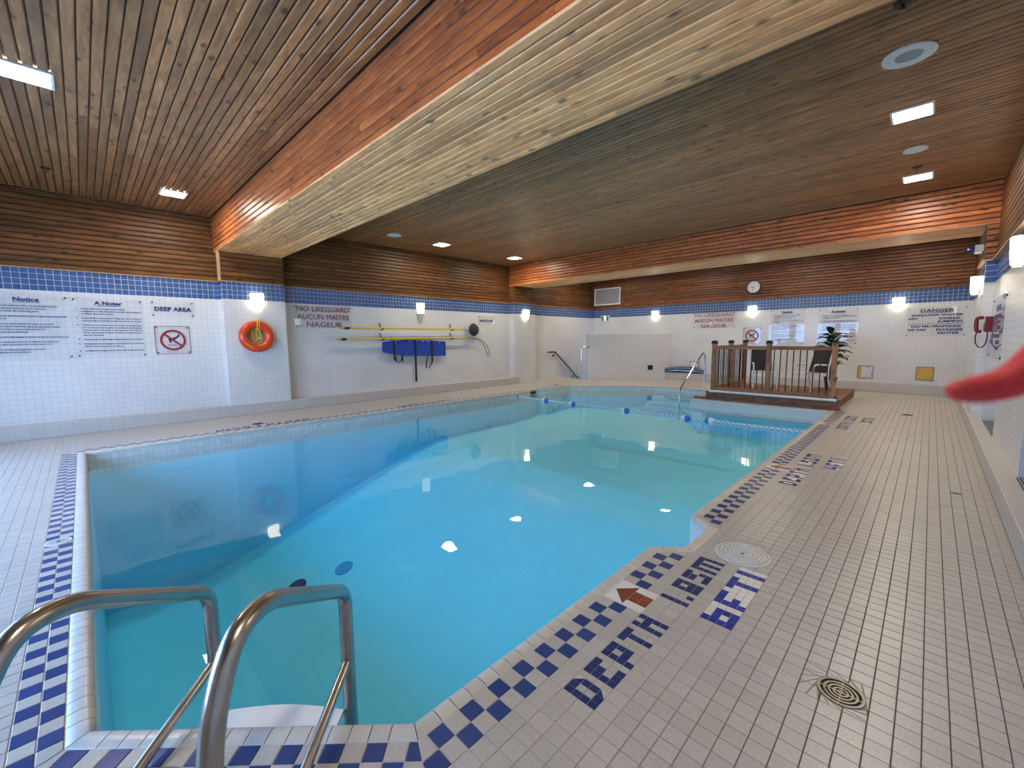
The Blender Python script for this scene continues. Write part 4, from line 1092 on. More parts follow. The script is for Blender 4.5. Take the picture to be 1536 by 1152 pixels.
# ------------------------------------------------------------------ acrylic signs
def sheet(g, w_, h, th=0.005, z=0.006):
    mb = MB(); mb.box(-w_ / 2, w_ / 2, -h / 2, h / 2, z, z + th); mb.build('sheet', 'acrylic', g)
    sm = MB(); sm.disc((0, 0), 0.013, 0, z + th + 0.005, 10); me = sm.mesh('screw', 'black')
    for sx in (-1, 1):
        for sy in (-1, 1): link('screw', me, g, Matrix.Translation((sx * (w_ / 2 - 0.04), sy * (h / 2 - 0.04), 0)))
EN = [(1, ['Any person infected with a communicable disease', 'or having open sores on his or her body', 'may not enter the swimming pool.']), (2, ['No person shall bring food, drinks or glass containers into the', 'pool area.']),
      (3, ['No person shall pollute the water in the pool', 'in any manner (and that spitting, spouting of water', 'or blowing the nose in the pool or on', 'the deck are prohibited).']), (4, ['No person shall engage in boisterous play in or about the pool.']),
      (5, ['The maximum number of bathers permitted on', 'the deck and in the pool at any time is 21.']), (6, ['The emergency telephone is located', 'adjacent to the entrance.'])]
FRN = [(1, ["Aucune personne atteinte d'une maladie", "contagieuse ou ayant des plaies ouvertes n'est autorisée à", 'se baigner dans cette piscine.']), (2, ["Il est interdit à toute personne d'apporter de la nourriture", 'ou un breuvage ou récipients en verre aux abords de la piscine.']),
       (3, ["Personne ne doit polluer l'eau de la piscine de quelque façon", 'que ce soit, (ex. dans la piscine ou aux abords de la piscine).', "Il est interdit de moucher et de l'eau avec sa bouche ou", 'encore de cracher ou de se moucher, notamment que', 'dans un mouchoir.']),
       (4, ["Aucune personne ne doit s'engager impétueux jeux dans ou sur la piscine."]), (5, ['Un maximum de 21 baigneurs sont autorisés en tout temps', 'dans la piscine et abords de celle-ci.']), (6, ["Le téléphone d'urgence se trouve à côté du sauna/douches."])]
def notice(mw, title, paras, w_, h, lab, ts=0.085, bs=0.0335):
    g = empty('acrylic_sign', mw); tag(g, lab, 'sign'); sheet(g, w_, h)
    text('heading', g, title, ts, 'ink_blue', 0, h / 2 - 0.115, 0.0115, bold=0.0025, sx=1.15, align='CENTER')
    mb = MB(); mb.box(-0.14, 0.14, h / 2 - 0.135, h / 2 - 0.128, 0.0112, 0.0122); mb.build('underline', 'ink_blue', g)
    n = sum(len(p_[1]) for p_ in paras); y = h / 2 - 0.195; dy = (h - 0.235) / (n + len(paras) * 0.75)
    for num, lines in paras:
        text('numeral', g, '%d.' % num, bs, 'ink_blue', -w_ / 2 + 0.05, y, 0.0115, bold=0.001)
        for ln in lines:
            me = text_mesh(ln, bs, 'ink_blue', bold=0.0006)
            wmax = max(v.co.x for v in me.vertices); k = min(1.0, (w_ - 0.16) / wmax); me.transform(Matrix.Diagonal((k, 1, 1, 1)))
            link('text_line', me, g, Matrix.Translation((-w_ / 2 + 0.115, y, 0.0115))); y -= dy
        y -= dy * 0.75
notice(on_left(-0.565, 1.745), 'Notice', EN, 0.93, 1.03, 'clear acrylic pool rules notice in English at the left picture edge')
notice(on_left(0.365, 1.74), 'A Noter', FRN, 0.91, 1.01, 'clear acrylic pool rules notice in French beside the DEEP AREA sign')
notice(on_far(-3.14, 1.79), 'Notice', EN, 0.92, 1.06, 'clear acrylic rules notice right of the clock, above the railing', 0.085)
notice(on_far(-1.91, 1.77), 'A noter', FRN, 0.92, 1.02, 'clear acrylic rules notice behind the leafy plant, left of the danger sign', 0.085)
def word_sign(mw, lines, w_, h, mat, lab, size, bold, sx=1.0, lead=None):
    g = empty('acrylic_sign', mw); tag(g, lab, 'sign'); sheet(g, w_, h)
    lead = lead or size * 1.25
    y = lead * (len(lines) - 1) / 2 - size * 0.36
    for ln in lines:
        me = text_mesh(ln, size, mat, bold=bold, align='CENTER'); wm_ = max(v.co.x for v in me.vertices) - min(v.co.x for v in me.vertices)
        k = min(sx, (w_ - 0.12) / wm_); me.transform(Matrix.Diagonal((k, 1, 1, 1))); link('lettering', me, g, Matrix.Translation((0, y, 0.0115))); y -= lead
word_sign(on_left(1.235, 2.10), ['DEEP AREA'], 0.66, 0.31, 'ink_blue', 'clear acrylic sign reading DEEP AREA in dark blue', 0.105, 0.003, 1.1)
NL = ['NO LIFEGUARD', 'AUCUN MAÎTRE', 'NAGEUR']
word_sign(on_left(4.0, 2.04), NL, 1.31, 0.53, 'ink_red', 'red lettered NO LIFEGUARD sign on the left wall beside the pier', 0.165, 0.0, 1.25, 0.175)
word_sign(on_far(-5.26, 2.06), NL, 1.36, 0.54, 'ink_red', 'red lettered NO LIFEGUARD sign on the far wall', 0.165, 0.0, 1.25, 0.185)
word_sign(on_left(9.06, 2.075), ['SHALLOW AREA'], 0.71, 0.31, 'ink_blue', 'clear acrylic SHALLOW AREA sign by the far left pier', 0.09, 0.0025, 1.0)
def no_diving(mw, lab, s=0.54, red_edge=True):
    g = empty('no_diving_sign', mw); tag(g, lab, 'sign'); sheet(g, s, s)
    mb = MB(); t = 0.007; a = s / 2 - 0.012
    for x0, x1, y0, y1 in ((-a, a, -a, -a + t), (-a, a, a - t, a), (-a, -a + t, -a + t, a - t), (a - t, a, -a + t, a - t)): mb.box(x0, x1, y0, y1, 0.0105, 0.0122)
    mb.build('border', 'ink_red', g)
    mb = MB(); r = 0.19; mb.ringdisc((0, 0), r - 0.034, r, 0.0112, 0.0125, 40); mb.build('prohibition_ring', 'ink_red', g)
    mb = MB(); mb.box(-r + 0.02, r - 0.02, -0.016, 0.016, 0.0118, 0.0132); o = mb.build('prohibition_bar', 'ink_red', g, mw=Matrix.Rotation(math.radians(-42), 4, 'Z'))
    mb = MB(); f = 0.0114
    def poly(pp): mb.add([(x, y, f) for x, y in pp], [tuple(range(len(pp)))])
    poly([(-0.07, 0.005), (-0.02, 0.0), (0.04, 0.025), (0.02, 0.045), (-0.03, 0.03), (-0.075, 0.02)])
    poly([(0.04, 0.025), (0.085, 0.06), (0.10, 0.11), (0.085, 0.115), (0.065, 0.075), (0.02, 0.045)])
    poly([(-0.06, 0.0), (-0.02, 0.0), (-0.035, -0.03), (-0.045, -0.065), (-0.055, -0.03)])
    poly([(-0.085, -0.085), (0.05, -0.09), (0.05, -0.1), (-0.085, -0.095)])
    mb.build('diver_pictogram', 'ink_black', g)
no_diving(on_left(1.195, 1.53), 'square no diving pictogram sign under DEEP AREA')
no_diving(on_far(-4.07, 1.53), 'square no diving pictogram sign below the clock')
def danger(mw, lab, w_=1.1, h=0.74):
    g = empty('danger_sign', mw); tag(g, lab, 'sign'); sheet(g, w_, h)
    def t(s_, size, x, y, k, al='CENTER'): text('lettering', g, s_, size, 'ink_blue', x, y, 0.0115, bold=0.0022, sx=k, align=al)
    t('DANGER', 0.11, 0, 0.24, 1.35); t('SHALLOW WATER', 0.07, 0, 0.14, 1.55); t('NO', 0.07, -w_ / 2 + 0.05, 0.055, 1.5, 'LEFT'); t('DIVING', 0.07, 0.23, 0.055, 1.5); t('JUMPING', 0.07, 0.25, -0.02, 1.5)
    mb = MB(); mb.box(-0.28, 0.28, 0.222, 0.23, 0.0112, 0.0122); mb.box(-0.5, 0.5, -0.058, -0.05, 0.0112, 0.0122); mb.build('rule', 'ink_blue', g)
    t('EAU PEU PROFONDE', 0.07, 0, -0.14, 1.35); t('NE PAS', 0.07, -w_ / 2 + 0.05, -0.225, 1.5, 'LEFT'); t('PLONGER', 0.07, 0.25, -0.225, 1.5); t('SAUTER', 0.07, 0.23, -0.305, 1.5)
danger(on_far(0.05, 1.84), 'clear acrylic DANGER shallow water sign on the far wall by the phone')
danger(on_right(9.0, 1.6), 'clear acrylic sign seen edge-on on the right wall, mirroring the phone', 1.55, 0.88)

# ------------------------------------------------------------------ life ring
lr = empty('life_ring', on_left(2.5, 1.59, PXL)); tag(lr, 'orange life ring with a coiled yellow line hung on the pier', 'life ring')
mb = MB(); R0 = 0.238; mb.tube([(R0 * math.cos(2 * math.pi * i / 40), R0 * math.sin(2 * math.pi * i / 40), 0.085) for i in range(40)], 0.082, 16, True); mb.build('ring', 'ring', lr, True)
mb = MB(); mb.tube([(0.02, 0.17, 0), (0.02, 0.17, 0.12), (0.02, 0.2, 0.14)], 0.012, 8); mb.build('hook', 'black', lr, True)
for k in (0, 1):
    mb = MB(); mb.tube([(0.0 + 0.035 * k + 0.01 * math.sin(a), 0.238 + 0.092 * math.cos(a), 0.085 + 0.092 * math.sin(a)) for a in [2 * math.pi * i / 20 for i in range(20)]], 0.008, 6, True); mb.build('rope_wrap', 'rope', lr, True)
for k in range(7):
    ph = random.uniform(-0.3, 0.3); x0 = random.uniform(-0.03, 0.05); dr = random.uniform(0.19, 0.33); wd = random.uniform(0.02, 0.075); cxk = -0.02 + 0.025 * (k - 3)
    pts = []
    for i in range(28):
        a = 2 * math.pi * i / 28
        pts.append((x0 * (1 + math.cos(a)) * 0.5 + cxk * (1 - math.cos(a)) * 0.5 + wd * math.sin(a), 0.15 - dr * (1 - math.cos(a)) * 0.5, 0.05 + 0.02 * math.sin(a + k) + 0.006 * k))
    mb = MB(); mb.tube(pts, 0.0065, 6, True); mb.build('rope_coil', 'rope', lr, True)
mb = MB(); mb.tube([(-0.31, -0.03, 0.1), (-0.22, -0.13, 0.165), (-0.12, -0.215, 0.17), (-0.02, -0.295, 0.14), (0.02, -0.32, 0.09)], 0.007, 6); mb.build('grab_line', 'rope', lr, True)
mb = MB(); mb.tube([(0.17, -0.13, 0.15), (0.08, -0.175, 0.165), (-0.02, -0.18, 0.16)], 0.007, 6); mb.build('grab_line', 'rope', lr, True)

# ------------------------------------------------------------------ rescue poles and spine board
def pole_(z, y0, y1, lab, dz, name):
    g = empty(name, on_left(y0, z)); tag(g, lab, 'pole')
    L = y1 - y0
    mb = MB(); mb.tube([(0, 0, 0.13), (L, dz, 0.13)], 0.022, 12); mb.build('shaft', 'pole', g, True)
    mb = MB(); mb.tube([(0.10, dz * 0.1 / L, 0.13), (0.22, dz * 0.2 / L, 0.13)], 0.028, 12); mb.build('grip', 'black', g, True)
    for y in (5.38, 7.6):
        u = y - y0; zz = dz * u / L
        mb = MB(); mb.tube(fillet([(u, zz + 0.13, 0.0), (u, zz + 0.13, 0.03), (u, zz - 0.035, 0.05), (u, zz - 0.04, 0.15), (u + 0.03, zz + 0.01, 0.165)], 0.02, 3), 0.012, 8); mb.build('wall_hook', 'black', g, True)
    return g, L
g, L = pole_(1.785, 4.31, 7.97, 'upper yellow pole carrying a black scoop net', 0.012, 'leaf_net_pole')
mb = MB(); mb.tube([(L, 0.01, 0.13), (L + 0.26, -0.02, 0.13)], 0.01, 8); mb.build('ferrule', 'drain', g, True)
fr = [(L + 0.26 + 0.19 + 0.20 * math.cos(a), -0.0 + 0.195 * math.sin(a) * (1.0 if math.cos(a) < 0.4 else 0.92), 0.13) for a in [2 * math.pi * i / 28 for i in range(28)]]
mb = MB(); mb.tube(fr, 0.011, 8, True); hoop = mb.build('hoop', 'grey', g, True)
mb = MB(); n = len(fr); cxn = L + 0.45
vs = [(x, y, z) for x, y, z in fr] + [(cxn + (x - cxn) * 0.75, y * 0.75, 0.20) for x, y, z in fr] + [(cxn + (x - cxn) * 0.35, y * 0.35, 0.235) for x, y, z in fr]
mb.add(vs, [(r * n + i, r * n + (i + 1) % n, (r + 1) * n + (i + 1) % n, (r + 1) * n + i) for r in range(2) for i in range(n)] + [tuple(range(2 * n, 3 * n))]); mb.build('net', 'net', g, True)
g, L = pole_(1.52, 4.22, 8.13, 'lower yellow pole ending in a dark shepherd hook', 0.025, 'shepherd_hook')
pts = [(L, 0.025, 0.13), (L + 0.24, 0.01, 0.13), (L + 0.5, -0.02, 0.13), (L + 0.72, -0.14, 0.13), (L + 0.86, -0.3, 0.13), (L + 0.92, -0.46, 0.13), (L + 0.9, -0.56, 0.13), (L + 0.84, -0.55, 0.13), (L + 0.80, -0.44, 0.13), (L + 0.72, -0.26, 0.13), (L + 0.55, -0.08, 0.13), (L + 0.3, -0.01, 0.13)]
sm_ = []
for i in range(len(pts) - 1):
    p0, p1, p2, p3 = [Vector(pts[max(0, min(len(pts) - 1, i + k))]) for k in (-1, 0, 1, 2)]
    for k in range(4):
        t = k / 4; sm_.append(0.5 * ((2 * p1) + (-p0 + p2) * t + (2 * p0 - 5 * p1 + 4 * p2 - p3) * t * t + (-p0 + 3 * p1 - 3 * p2 + p3) * t ** 3))
sm_.append(Vector(pts[-1])); mb = MB(); mb.tube(sm_, 0.0085, 8); mb.build('hook', 'black', g, True)
sb = empty('spine_board', on_left(6.39, 1.26)); tag(sb, 'blue plastic spine board with black straps hung on the wall', 'spine board')
outl = [(-0.985, 0.165), (-0.97, 0.185), (-0.36, 0.235), (-0.2, 0.235), (0.96, 0.18), (0.985, 0.16), (0.985, -0.21), (0.96, -0.232), (-0.3, -0.19), (-0.45, -0.18), (-0.96, -0.085), (-0.985, -0.065)]
holes = []
def hole(cx, cy, w_, h, a=0.0):
    ca, sa = math.cos(a), math.sin(a); holes.append([(cx + ca * x - sa * y, cy + sa * x + ca * y) for x, y in ((-w_ / 2, -h / 2), (w_ / 2, -h / 2), (w_ / 2, h / 2), (-w_ / 2, h / 2))])
for x, y, a in ((-0.62, 0.18, 0.08), (-0.18, 0.2, 0), (0.02, 0.195, 0), (0.22, 0.185, -0.04), (0.42, 0.175, -0.04), (0.80, 0.155, -0.04), (-0.5, -0.135, -0.15), (-0.26, -0.155, -0.05), (-0.06, -0.165, -0.04), (0.14, -0.172, -0.04), (0.34, -0.18, -0.04), (0.72, -0.19, -0.04)): hole(x, y, 0.085, 0.028, a)
for y in (-0.0, 0.1): hole(-0.93, y, 0.03, 0.07); 
for y in (-0.14, -0.03, 0.08): hole(0.94, y, 0.03, 0.08)
bm = fill_loops([outl] + holes, 0.05); r_ = bmesh.ops.extrude_face_region(bm, geom=list(bm.faces))
for v in [q for q in r_['geom'] if isinstance(q, bmesh.types.BMVert)]: v.co.z = 0.095
bmesh.ops.recalc_face_normals(bm, faces=bm.faces); bme = bpy.data.meshes.new('board'); bm.to_mesh(bme); bm.free(); bme.materials.append(M['board']); link('board', bme, sb)
def strap(x, top, bot, wd=0.05, extra=None):
    mb = MB(); mb.box(x - wd / 2, x + wd / 2, bot, top, 0.097, 0.104); mb.box(x - wd / 2, x + wd / 2, top - 0.004, top + 0.004, 0.03, 0.104); s_ = mb.build('strap', 'black', sb)
    mb = MB(); mb.box(x - wd * 0.65, x + wd * 0.65, 0.02, 0.09, 0.104, 0.116); mb.build('buckle', 'black', s_)
    if extra:
        mb = MB(); 
        for (a, b), (c_, d) in zip(extra, extra[1:]): mb.add([(a - 0.018, b, 0.1), (a + 0.018, b, 0.1), (c_ + 0.018, d, 0.1), (c_ - 0.018, d, 0.1), (a - 0.018, b, 0.106), (a + 0.018, b, 0.106), (c_ + 0.018, d, 0.106), (c_ - 0.018, d, 0.106)], [(3, 2, 1, 0), (4, 5, 6, 7), (0, 1, 5, 4), (1, 2, 6, 5), (2, 3, 7, 6), (3, 0, 4, 7)])
        mb.build('strap_tail', 'black', s_)
strap(-0.67, 0.22, -0.3, 0.05, [(-0.62, -0.2), (-0.63, -0.33), (-0.55, -0.36), (-0.46, -0.28), (-0.44, -0.17), (-0.43, -0.36)])
strap(-0.03, 0.225, -0.91, 0.06); strap(0.51, 0.21, -0.40, 0.055, [(0.53, -0.3), (0.47, -0.44), (0.38, -0.56), (0.31, -0.56), (0.30, -0.46), (0.36, -0.2)])
for x in (-0.72, 0.46):
    mb = MB(); mb.tube([(x, 0.30, 0.0), (x, 0.30, 0.05), (x, 0.2, 0.075)], 0.011, 8); mb.build('wall_hook', 'black', sb, True)

# ------------------------------------------------------------------ far wall: vent, exit sign, clock, panels
g = empty('air_grille', on_far(-9.38, 3.155, YF - WO)); tag(g, 'white framed grey air grille high in the far left corner', 'grille')
mb = MB(); a, b, t = 0.595, 0.335, 0.045
for x0, x1, y0, y1 in ((-a, a, -b, -b + t), (-a, a, b - t, b), (-a, -a + t, -b + t, b - t), (a - t, a, -b + t, b - t)): mb.box(x0, x1, y0, y1, 0, 0.03)
mb.build('frame', 'white', g); mb = MB(); mb.box(-a + t, a - t, -b + t, b - t, 0, 0.004); mb.build('backing', 'black', g)
sl = MB(); sl.add([(-a + t, 0, 0.006), (a - t, 0, 0.006), (a - t, 0.022, 0.02), (-a + t, 0.022, 0.02), (-a + t, 0.0, 0.003), (a - t, 0, 0.003), (a - t, 0.024, 0.017), (-a + t, 0.024, 0.017)], [(0, 1, 2, 3), (7, 6, 5, 4), (0, 4, 5, 1), (2, 6, 7, 3)]); sme = sl.mesh('slat', 'grey')
for i in range(24): link('slat', sme, g, Matrix.Translation((0, -b + t + 0.004 + i * 0.0242, 0)))
g = empty('exit_sign', on_far(-9.455, 2.285)); tag(g, 'green and white running man exit sign in the far left corner', 'exit sign')
mb = MB(); mb.box(-0.185, 0.185, -0.115, 0.115, 0, 0.07); mb.build('housing', 'white', g); mb = MB(); mb.box(-0.165, 0.165, -0.095, 0.095, 0.07, 0.073); mb.build('green_face', 'exit', g)
mb = MB(); mb.box(-0.045, 0.06, -0.085, 0.09, 0.073, 0.0745); mb.build('doorway', 'exit_w', g)
mb = MB(); 
for pp in ([(-0.02, 0.02), (0.02, 0.03), (0.01, -0.03), (-0.015, -0.03)], [(0.01, -0.03), (0.035, -0.05), (0.02, -0.08), (0.0, -0.05)], [(-0.015, -0.03), (0.0, -0.05), (-0.035, -0.08), (-0.04, -0.06)], [(0.0, 0.05), (0.02, 0.05), (0.02, 0.07), (0.0, 0.07)], [(0.02, 0.03), (0.045, 0.0), (0.035, -0.01), (0.012, 0.015)]):
    mb.add([(x, y, 0.0755) for x, y in pp], [tuple(range(len(pp)))])
mb.build('running_figure', 'exit', g)
g = empty('wall_clock', on_far(-4.08, 3.055, YF - WO)); tag(g, 'round white wall clock with black rim on the far wood wall', 'clock')
mb = MB(); mb.disc((0, 0), 0.185, 0, 0.03, 36); mb.build('face', 'white', g); mb = MB(); mb.ringdisc((0, 0), 0.18, 0.205, 0, 0.045, 40); mb.build('rim', 'black', g)
for name, ang, ln, wd in (('hour_hand', 267, 0.09, 0.012), ('minute_hand', 196, 0.14, 0.008)):
    mb = MB(); mb.box(-wd / 2, wd / 2, -0.02, ln, 0.034, 0.037); mb.build(name, 'ink_black', g, mw=Matrix.Rotation(math.radians(-ang), 4, 'Z'))
for k in range(1, 13):
    a = math.radians(90 - 30 * k); me = text_mesh(str(k), 0.045, 'ink_black', align='CENTER'); link('numeral', me, g, Matrix.Translation((0.145 * math.cos(a), 0.145 * math.sin(a) - 0.016, 0.031)))
mb = MB(); mb.disc((0, 0), 0.01, 0.03, 0.04, 12); mb.build('hub', 'ink_black', g)
for x, z, mt, lab in ((-1.225, 0.52, 'paleblue', 'small framed access panel with pale blue glass behind the plant'), (-0.06, 0.535, 'amber', 'small framed access panel glowing amber under the danger sign')):
    g = empty('access_panel', on_far(x, z)); tag(g, lab, 'panel')
    mb = MB(); a, b, t = 0.165, 0.17, 0.012
    for x0, x1, y0, y1 in ((-a, a, -b, -b + t), (-a, a, b - t, b), (-a, -a + t, -b + t, b - t), (a - t, a, -b + t, b - t)): mb.box(x0, x1, y0, y1, 0, 0.02)
    mb.build('frame', 'frame_brown', g)
    if mt == 'paleblue':
        mb = MB(); mb.box(-a + t, -a + 0.08, -b + t, b - t, 0, 0.01); mb.build('side_strip', 'amber', g); mb = MB(); mb.box(-a + 0.08, a - t, -b + t, b - t, 0, 0.012); mb.build('face', 'paleblue', g)
        mb = MB(); mb.box(-0.06, 0.11, -0.05, 0.09, 0.012, 0.016); mb.build('inset', 'nood4', g)
    else:
        mb = MB(); mb.box(-a + t, a - t, -b + t, b - t, 0, 0.012); mb.build('face', 'amber', g)
g = empty('wall_socket', on_far(-5.83, 0.56)); tag(g, 'small grey outlet box on the far wall above the foam noodles', 'socket')
mb = MB(); mb.box(-0.16, 0.16, -0.11, 0.11, 0, 0.06); mb.build('box', 'grey', g); mb = MB(); mb.box(-0.12, 0.13, -0.08, 0.08, 0.06, 0.066); mb.build('cover', 'white', g)
# foam noodles on the kerb
for k, (mt, z, bow, r, lab) in enumerate((('nood5', 0.29, 0.0, 0.03, 'black foam noodle at the bottom of the pile on the far kerb'), ('nood4', 0.33, 0.03, 0.03, 'white foam noodle second from the bottom of the pile'), ('nood3', 0.375, 0.05, 0.035, 'navy foam noodle in the middle of the pile on the far kerb'),
                                 ('nood2', 0.42, 0.06, 0.03, 'green foam noodle near the top of the pile'), ('nood1', 0.455, 0.075, 0.026, 'purple foam noodle on top of the pile on the far kerb'))):
    g = empty('foam_noodle', loc=(-6.15, 14.86, 0)); tag(g, lab, 'pool noodle', 'foam noodles')
    mb = MB(); mb.tube([(-0.68 + 1.36 * i / 16, -0.0 + 0.01 * math.sin(i + k), z - (0.09 * (k / 4) * (abs(i / 8 - 1) ** 2)) ) for i in range(17)], r, 12); mb.build('foam', mt, g, True)
    mb = MB(); 
    for s_ in (-1, 1): mb.ringdisc((0, 0), r * 0.35, r * 0.9, s_ * 0.681, s_ * 0.684, 12)
    mb.build('end_face', mt, g, mw=axes(-Z, Y, X, (0, 0, z - 0.09 * (k / 4))))

# ------------------------------------------------------------------ wooden platform with railing
PX0, PX1, PY0, PY1, PZ = -3.86, -1.27, 10.66, 13.3, 0.19
pf = empty('wooden_platform', loc=(PX0, PY0, 0)); tag(pf, 'low wooden deck platform by the shallow end', 'platform')
mb = MB(); mb.box(0.0, PX1 - PX0, 0.02, 0.05, 0.0, PZ - 0.03); mb.box(PX1 - PX0 - 0.03, PX1 - PX0, 0.05, PY1 - PY0, 0, PZ - 0.03); mb.box(0, 0.03, 0.05, PY1 - PY0, 0, PZ - 0.03); mb.box(0, PX1 - PX0, PY1 - PY0 - 0.03, PY1 - PY0, 0, PZ - 0.03); mb.build('skirt', 'deck_wood', pf)
nb = 19; bw = (PY1 - PY0) / nb; db = MB(); db.box(0, PX1 - PX0 + 0.02, 0.003, bw - 0.003, PZ - 0.03, PZ); dme = db.mesh('deck_board', 'deck_wood')
for i in range(nb): link('deck_board', dme, pf, Matrix.Translation((0, i * bw, random.uniform(-0.002, 0))))
st = empty('deck_step', loc=(-4.1, 10.56, 0)); tag(st, 'flat wooden board step at the water side of the platform', 'step')
for i in range(2):
    mb = MB(); mb.box(0, 2.9, 0.0 + i * 0.045, 0.042 + i * 0.045, 0.003, 0.03 + i * 0.02); mb.build('board', 'deck_wood', st)
ra = empty('platform_railing', loc=(-3.72, 10.75, PZ)); tag(ra, 'brown timber railing with black balusters and post caps', 'railing')
pm = MB(); hp_ = 0.045; pm.box(-hp_, hp_, -hp_, hp_, 0, 1.17); pme = pm.mesh('post', 'post_wood')
cm = MB(); cm.box(-0.058, 0.058, -0.058, 0.058, 1.15, 1.18); cm.add([(-0.064, -0.064, 1.18), (0.064, -0.064, 1.18), (0.064, 0.064, 1.18), (-0.064, 0.064, 1.18), (-0.04, -0.04, 1.225), (0.04, -0.04, 1.225), (0.04, 0.04, 1.225), (-0.04, 0.04, 1.225)], [(3, 2, 1, 0), (4, 5, 6, 7), (0, 1, 5, 4), (1, 2, 6, 5), (2, 3, 7, 6), (3, 0, 4, 7)]); cme = cm.mesh('post_cap', 'black')
bsm = MB(); bsm.box(-0.062, 0.062, -0.062, 0.062, 0, 0.09); bsme = bsm.mesh('post_base', 'black')
posts = [(0, 0), (1.165, 0), (2.345, 0), (0, 1.2), (0, 2.4)]
for i, (x, y) in enumerate(posts):
    po = link('post', pme, ra, Matrix.Translation((x, y, 0))); link('post_cap', cme, po)
    if i in (2,): link('post_base', bsme, po, Matrix.Translation((0.02, 0.02, 0)))
blm = MB(); blm.tube([(0, 0, 0.07), (0, 0, 1.05)], 0.0105, 8); blme = blm.mesh('baluster', 'black', True)
def rail_bay(p, q):
    p, q = Vector((*p, 0)), Vector((*q, 0)); d = (q - p); L = d.length - 2 * hp_; d.normalize(); s0 = p + d * hp_; nrm = Vector((d.y, -d.x, 0))
    mw = axes(d, -nrm, Z, s0)
    for z0, z1, nm in ((1.02, 1.10, 'top_rail'), (0.03, 0.11, 'bottom_rail')):
        mb = MB(); mb.box(0, L, -0.022, 0.022, z0, z1); mb.build(nm, 'post_wood' if abs(d.y) > 0.5 else 'deck_wood', ra, mw=mw)
    n = round(L / 0.118)
    for i in range(n): link('baluster', blme, ra, mw @ Matrix.Translation(((i + 0.5) * L / n, 0, 0)))
for a, b in ((0, 1), (1, 2), (0, 3), (3, 4)): rail_bay(posts[a], posts[b])
pp = empty('white_pipe', loc=(-3.74, 10.60, 0.205)); tag(pp, 'long white plastic pipe lying along the platform front', 'pipe')
mb = MB(); mb.tube([(0, 0, 0), (2.45, 0.0, 0)], 0.026, 12); mb.build('tube', 'white', pp, True)
for x in (0.01, 2.44):
    mb = MB(); mb.tube([(x - 0.02, 0, 0), (x + 0.02, 0, 0)], 0.031, 12); mb.build('end_cap', 'white', pp, True)
for x in (0.4, 2.0):
    mb = MB(); mb.box(x - 0.02, x + 0.02, 0.02, 0.058, -0.02, 0.02); mb.build('clip', 'white', pp)
# chairs
def chair(x, y, rz, lab):
    g = empty('patio_chair', Matrix.Translation((x, y, PZ + 0.006)) @ Matrix.Rotation(rz, 4, 'Z')); tag(g, lab, 'chair', 'chairs on the platform')
    for s_ in (-1, 1):
        mb = MB(); mb.tube(fillet([(s_ * 0.27, -0.27, 0.0), (s_ * 0.26, -0.22, 0.60), (s_ * 0.26, -0.14, 0.64), (s_ * 0.26, 0.20, 0.62)], 0.05), 0.019, 10); mb.build('front_leg', 'white', g, True)
        mb = MB(); mb.tube(fillet([(s_ * 0.25, 0.33, 0.0), (s_ * 0.25, 0.20, 0.42), (s_ * 0.24, 0.36, 0.98)], 0.05), 0.019, 10); mb.build('back_leg', 'white', g, True)
        mb = MB(); mb.tube([(s_ * 0.245, -0.24, 0.41), (s_ * 0.245, 0.22, 0.39)], 0.017, 8); mb.build('side_rail', 'white', g, True)
    mb = MB(); mb.tube([(-0.245, -0.24, 0.41), (0.245, -0.24, 0.41)], 0.017, 8); mb.build('front_rail', 'white', g, True)
    mb = MB(); n = 6; vs = []
    for i in range(n + 1):
        a = i / n; vs += [(-0.235, -0.24 + 0.46 * a, 0.425 - 0.02 * a - 0.015 * math.sin(math.pi * a)), (0.235, -0.24 + 0.46 * a, 0.425 - 0.02 * a - 0.015 * math.sin(math.pi * a))]
    k = len(vs); vs += [(x_, y_, z_ - 0.012) for x_, y_, z_ in vs]
    fs = [(2 * i, 2 * i + 1, 2 * i + 3, 2 * i + 2) for i in range(n)] + [(k + 2 * i + 2, k + 2 * i + 3, k + 2 * i + 1, k + 2 * i) for i in range(n)] + [(2 * i, 2 * i + 2, k + 2 * i + 2, k + 2 * i) for i in range(n)] + [(2 * i + 1, k + 2 * i + 1, k + 2 * i + 3, 2 * i + 3) for i in range(n)] + [(0, k, k + 1, 1), (2 * n, 2 * n + 1, k + 2 * n + 1, k + 2 * n)]
    mb.add(vs, fs); mb.build('seat', 'sling', g)
    mb = MB(); mb.add([(-0.235, 0.215, 0.43), (0.235, 0.215, 0.43), (0.235, 0.365, 0.98), (-0.235, 0.365, 0.98), (-0.235, 0.230, 0.425), (0.235, 0.230, 0.425), (0.235, 0.38, 0.975), (-0.235, 0.38, 0.975)], [(0, 1, 2, 3), (7, 6, 5, 4), (0, 4, 5, 1), (2, 6, 7, 3), (0, 3, 7, 4), (1, 5, 6, 2)]); mb.build('backrest', 'sling', g)
chair(-3.02, 12.25, math.radians(25), 'white framed dark sling chair at the left behind the railing')
chair(-2.02, 12.3, math.radians(-32), 'white framed dark sling chair at the right before the plant')

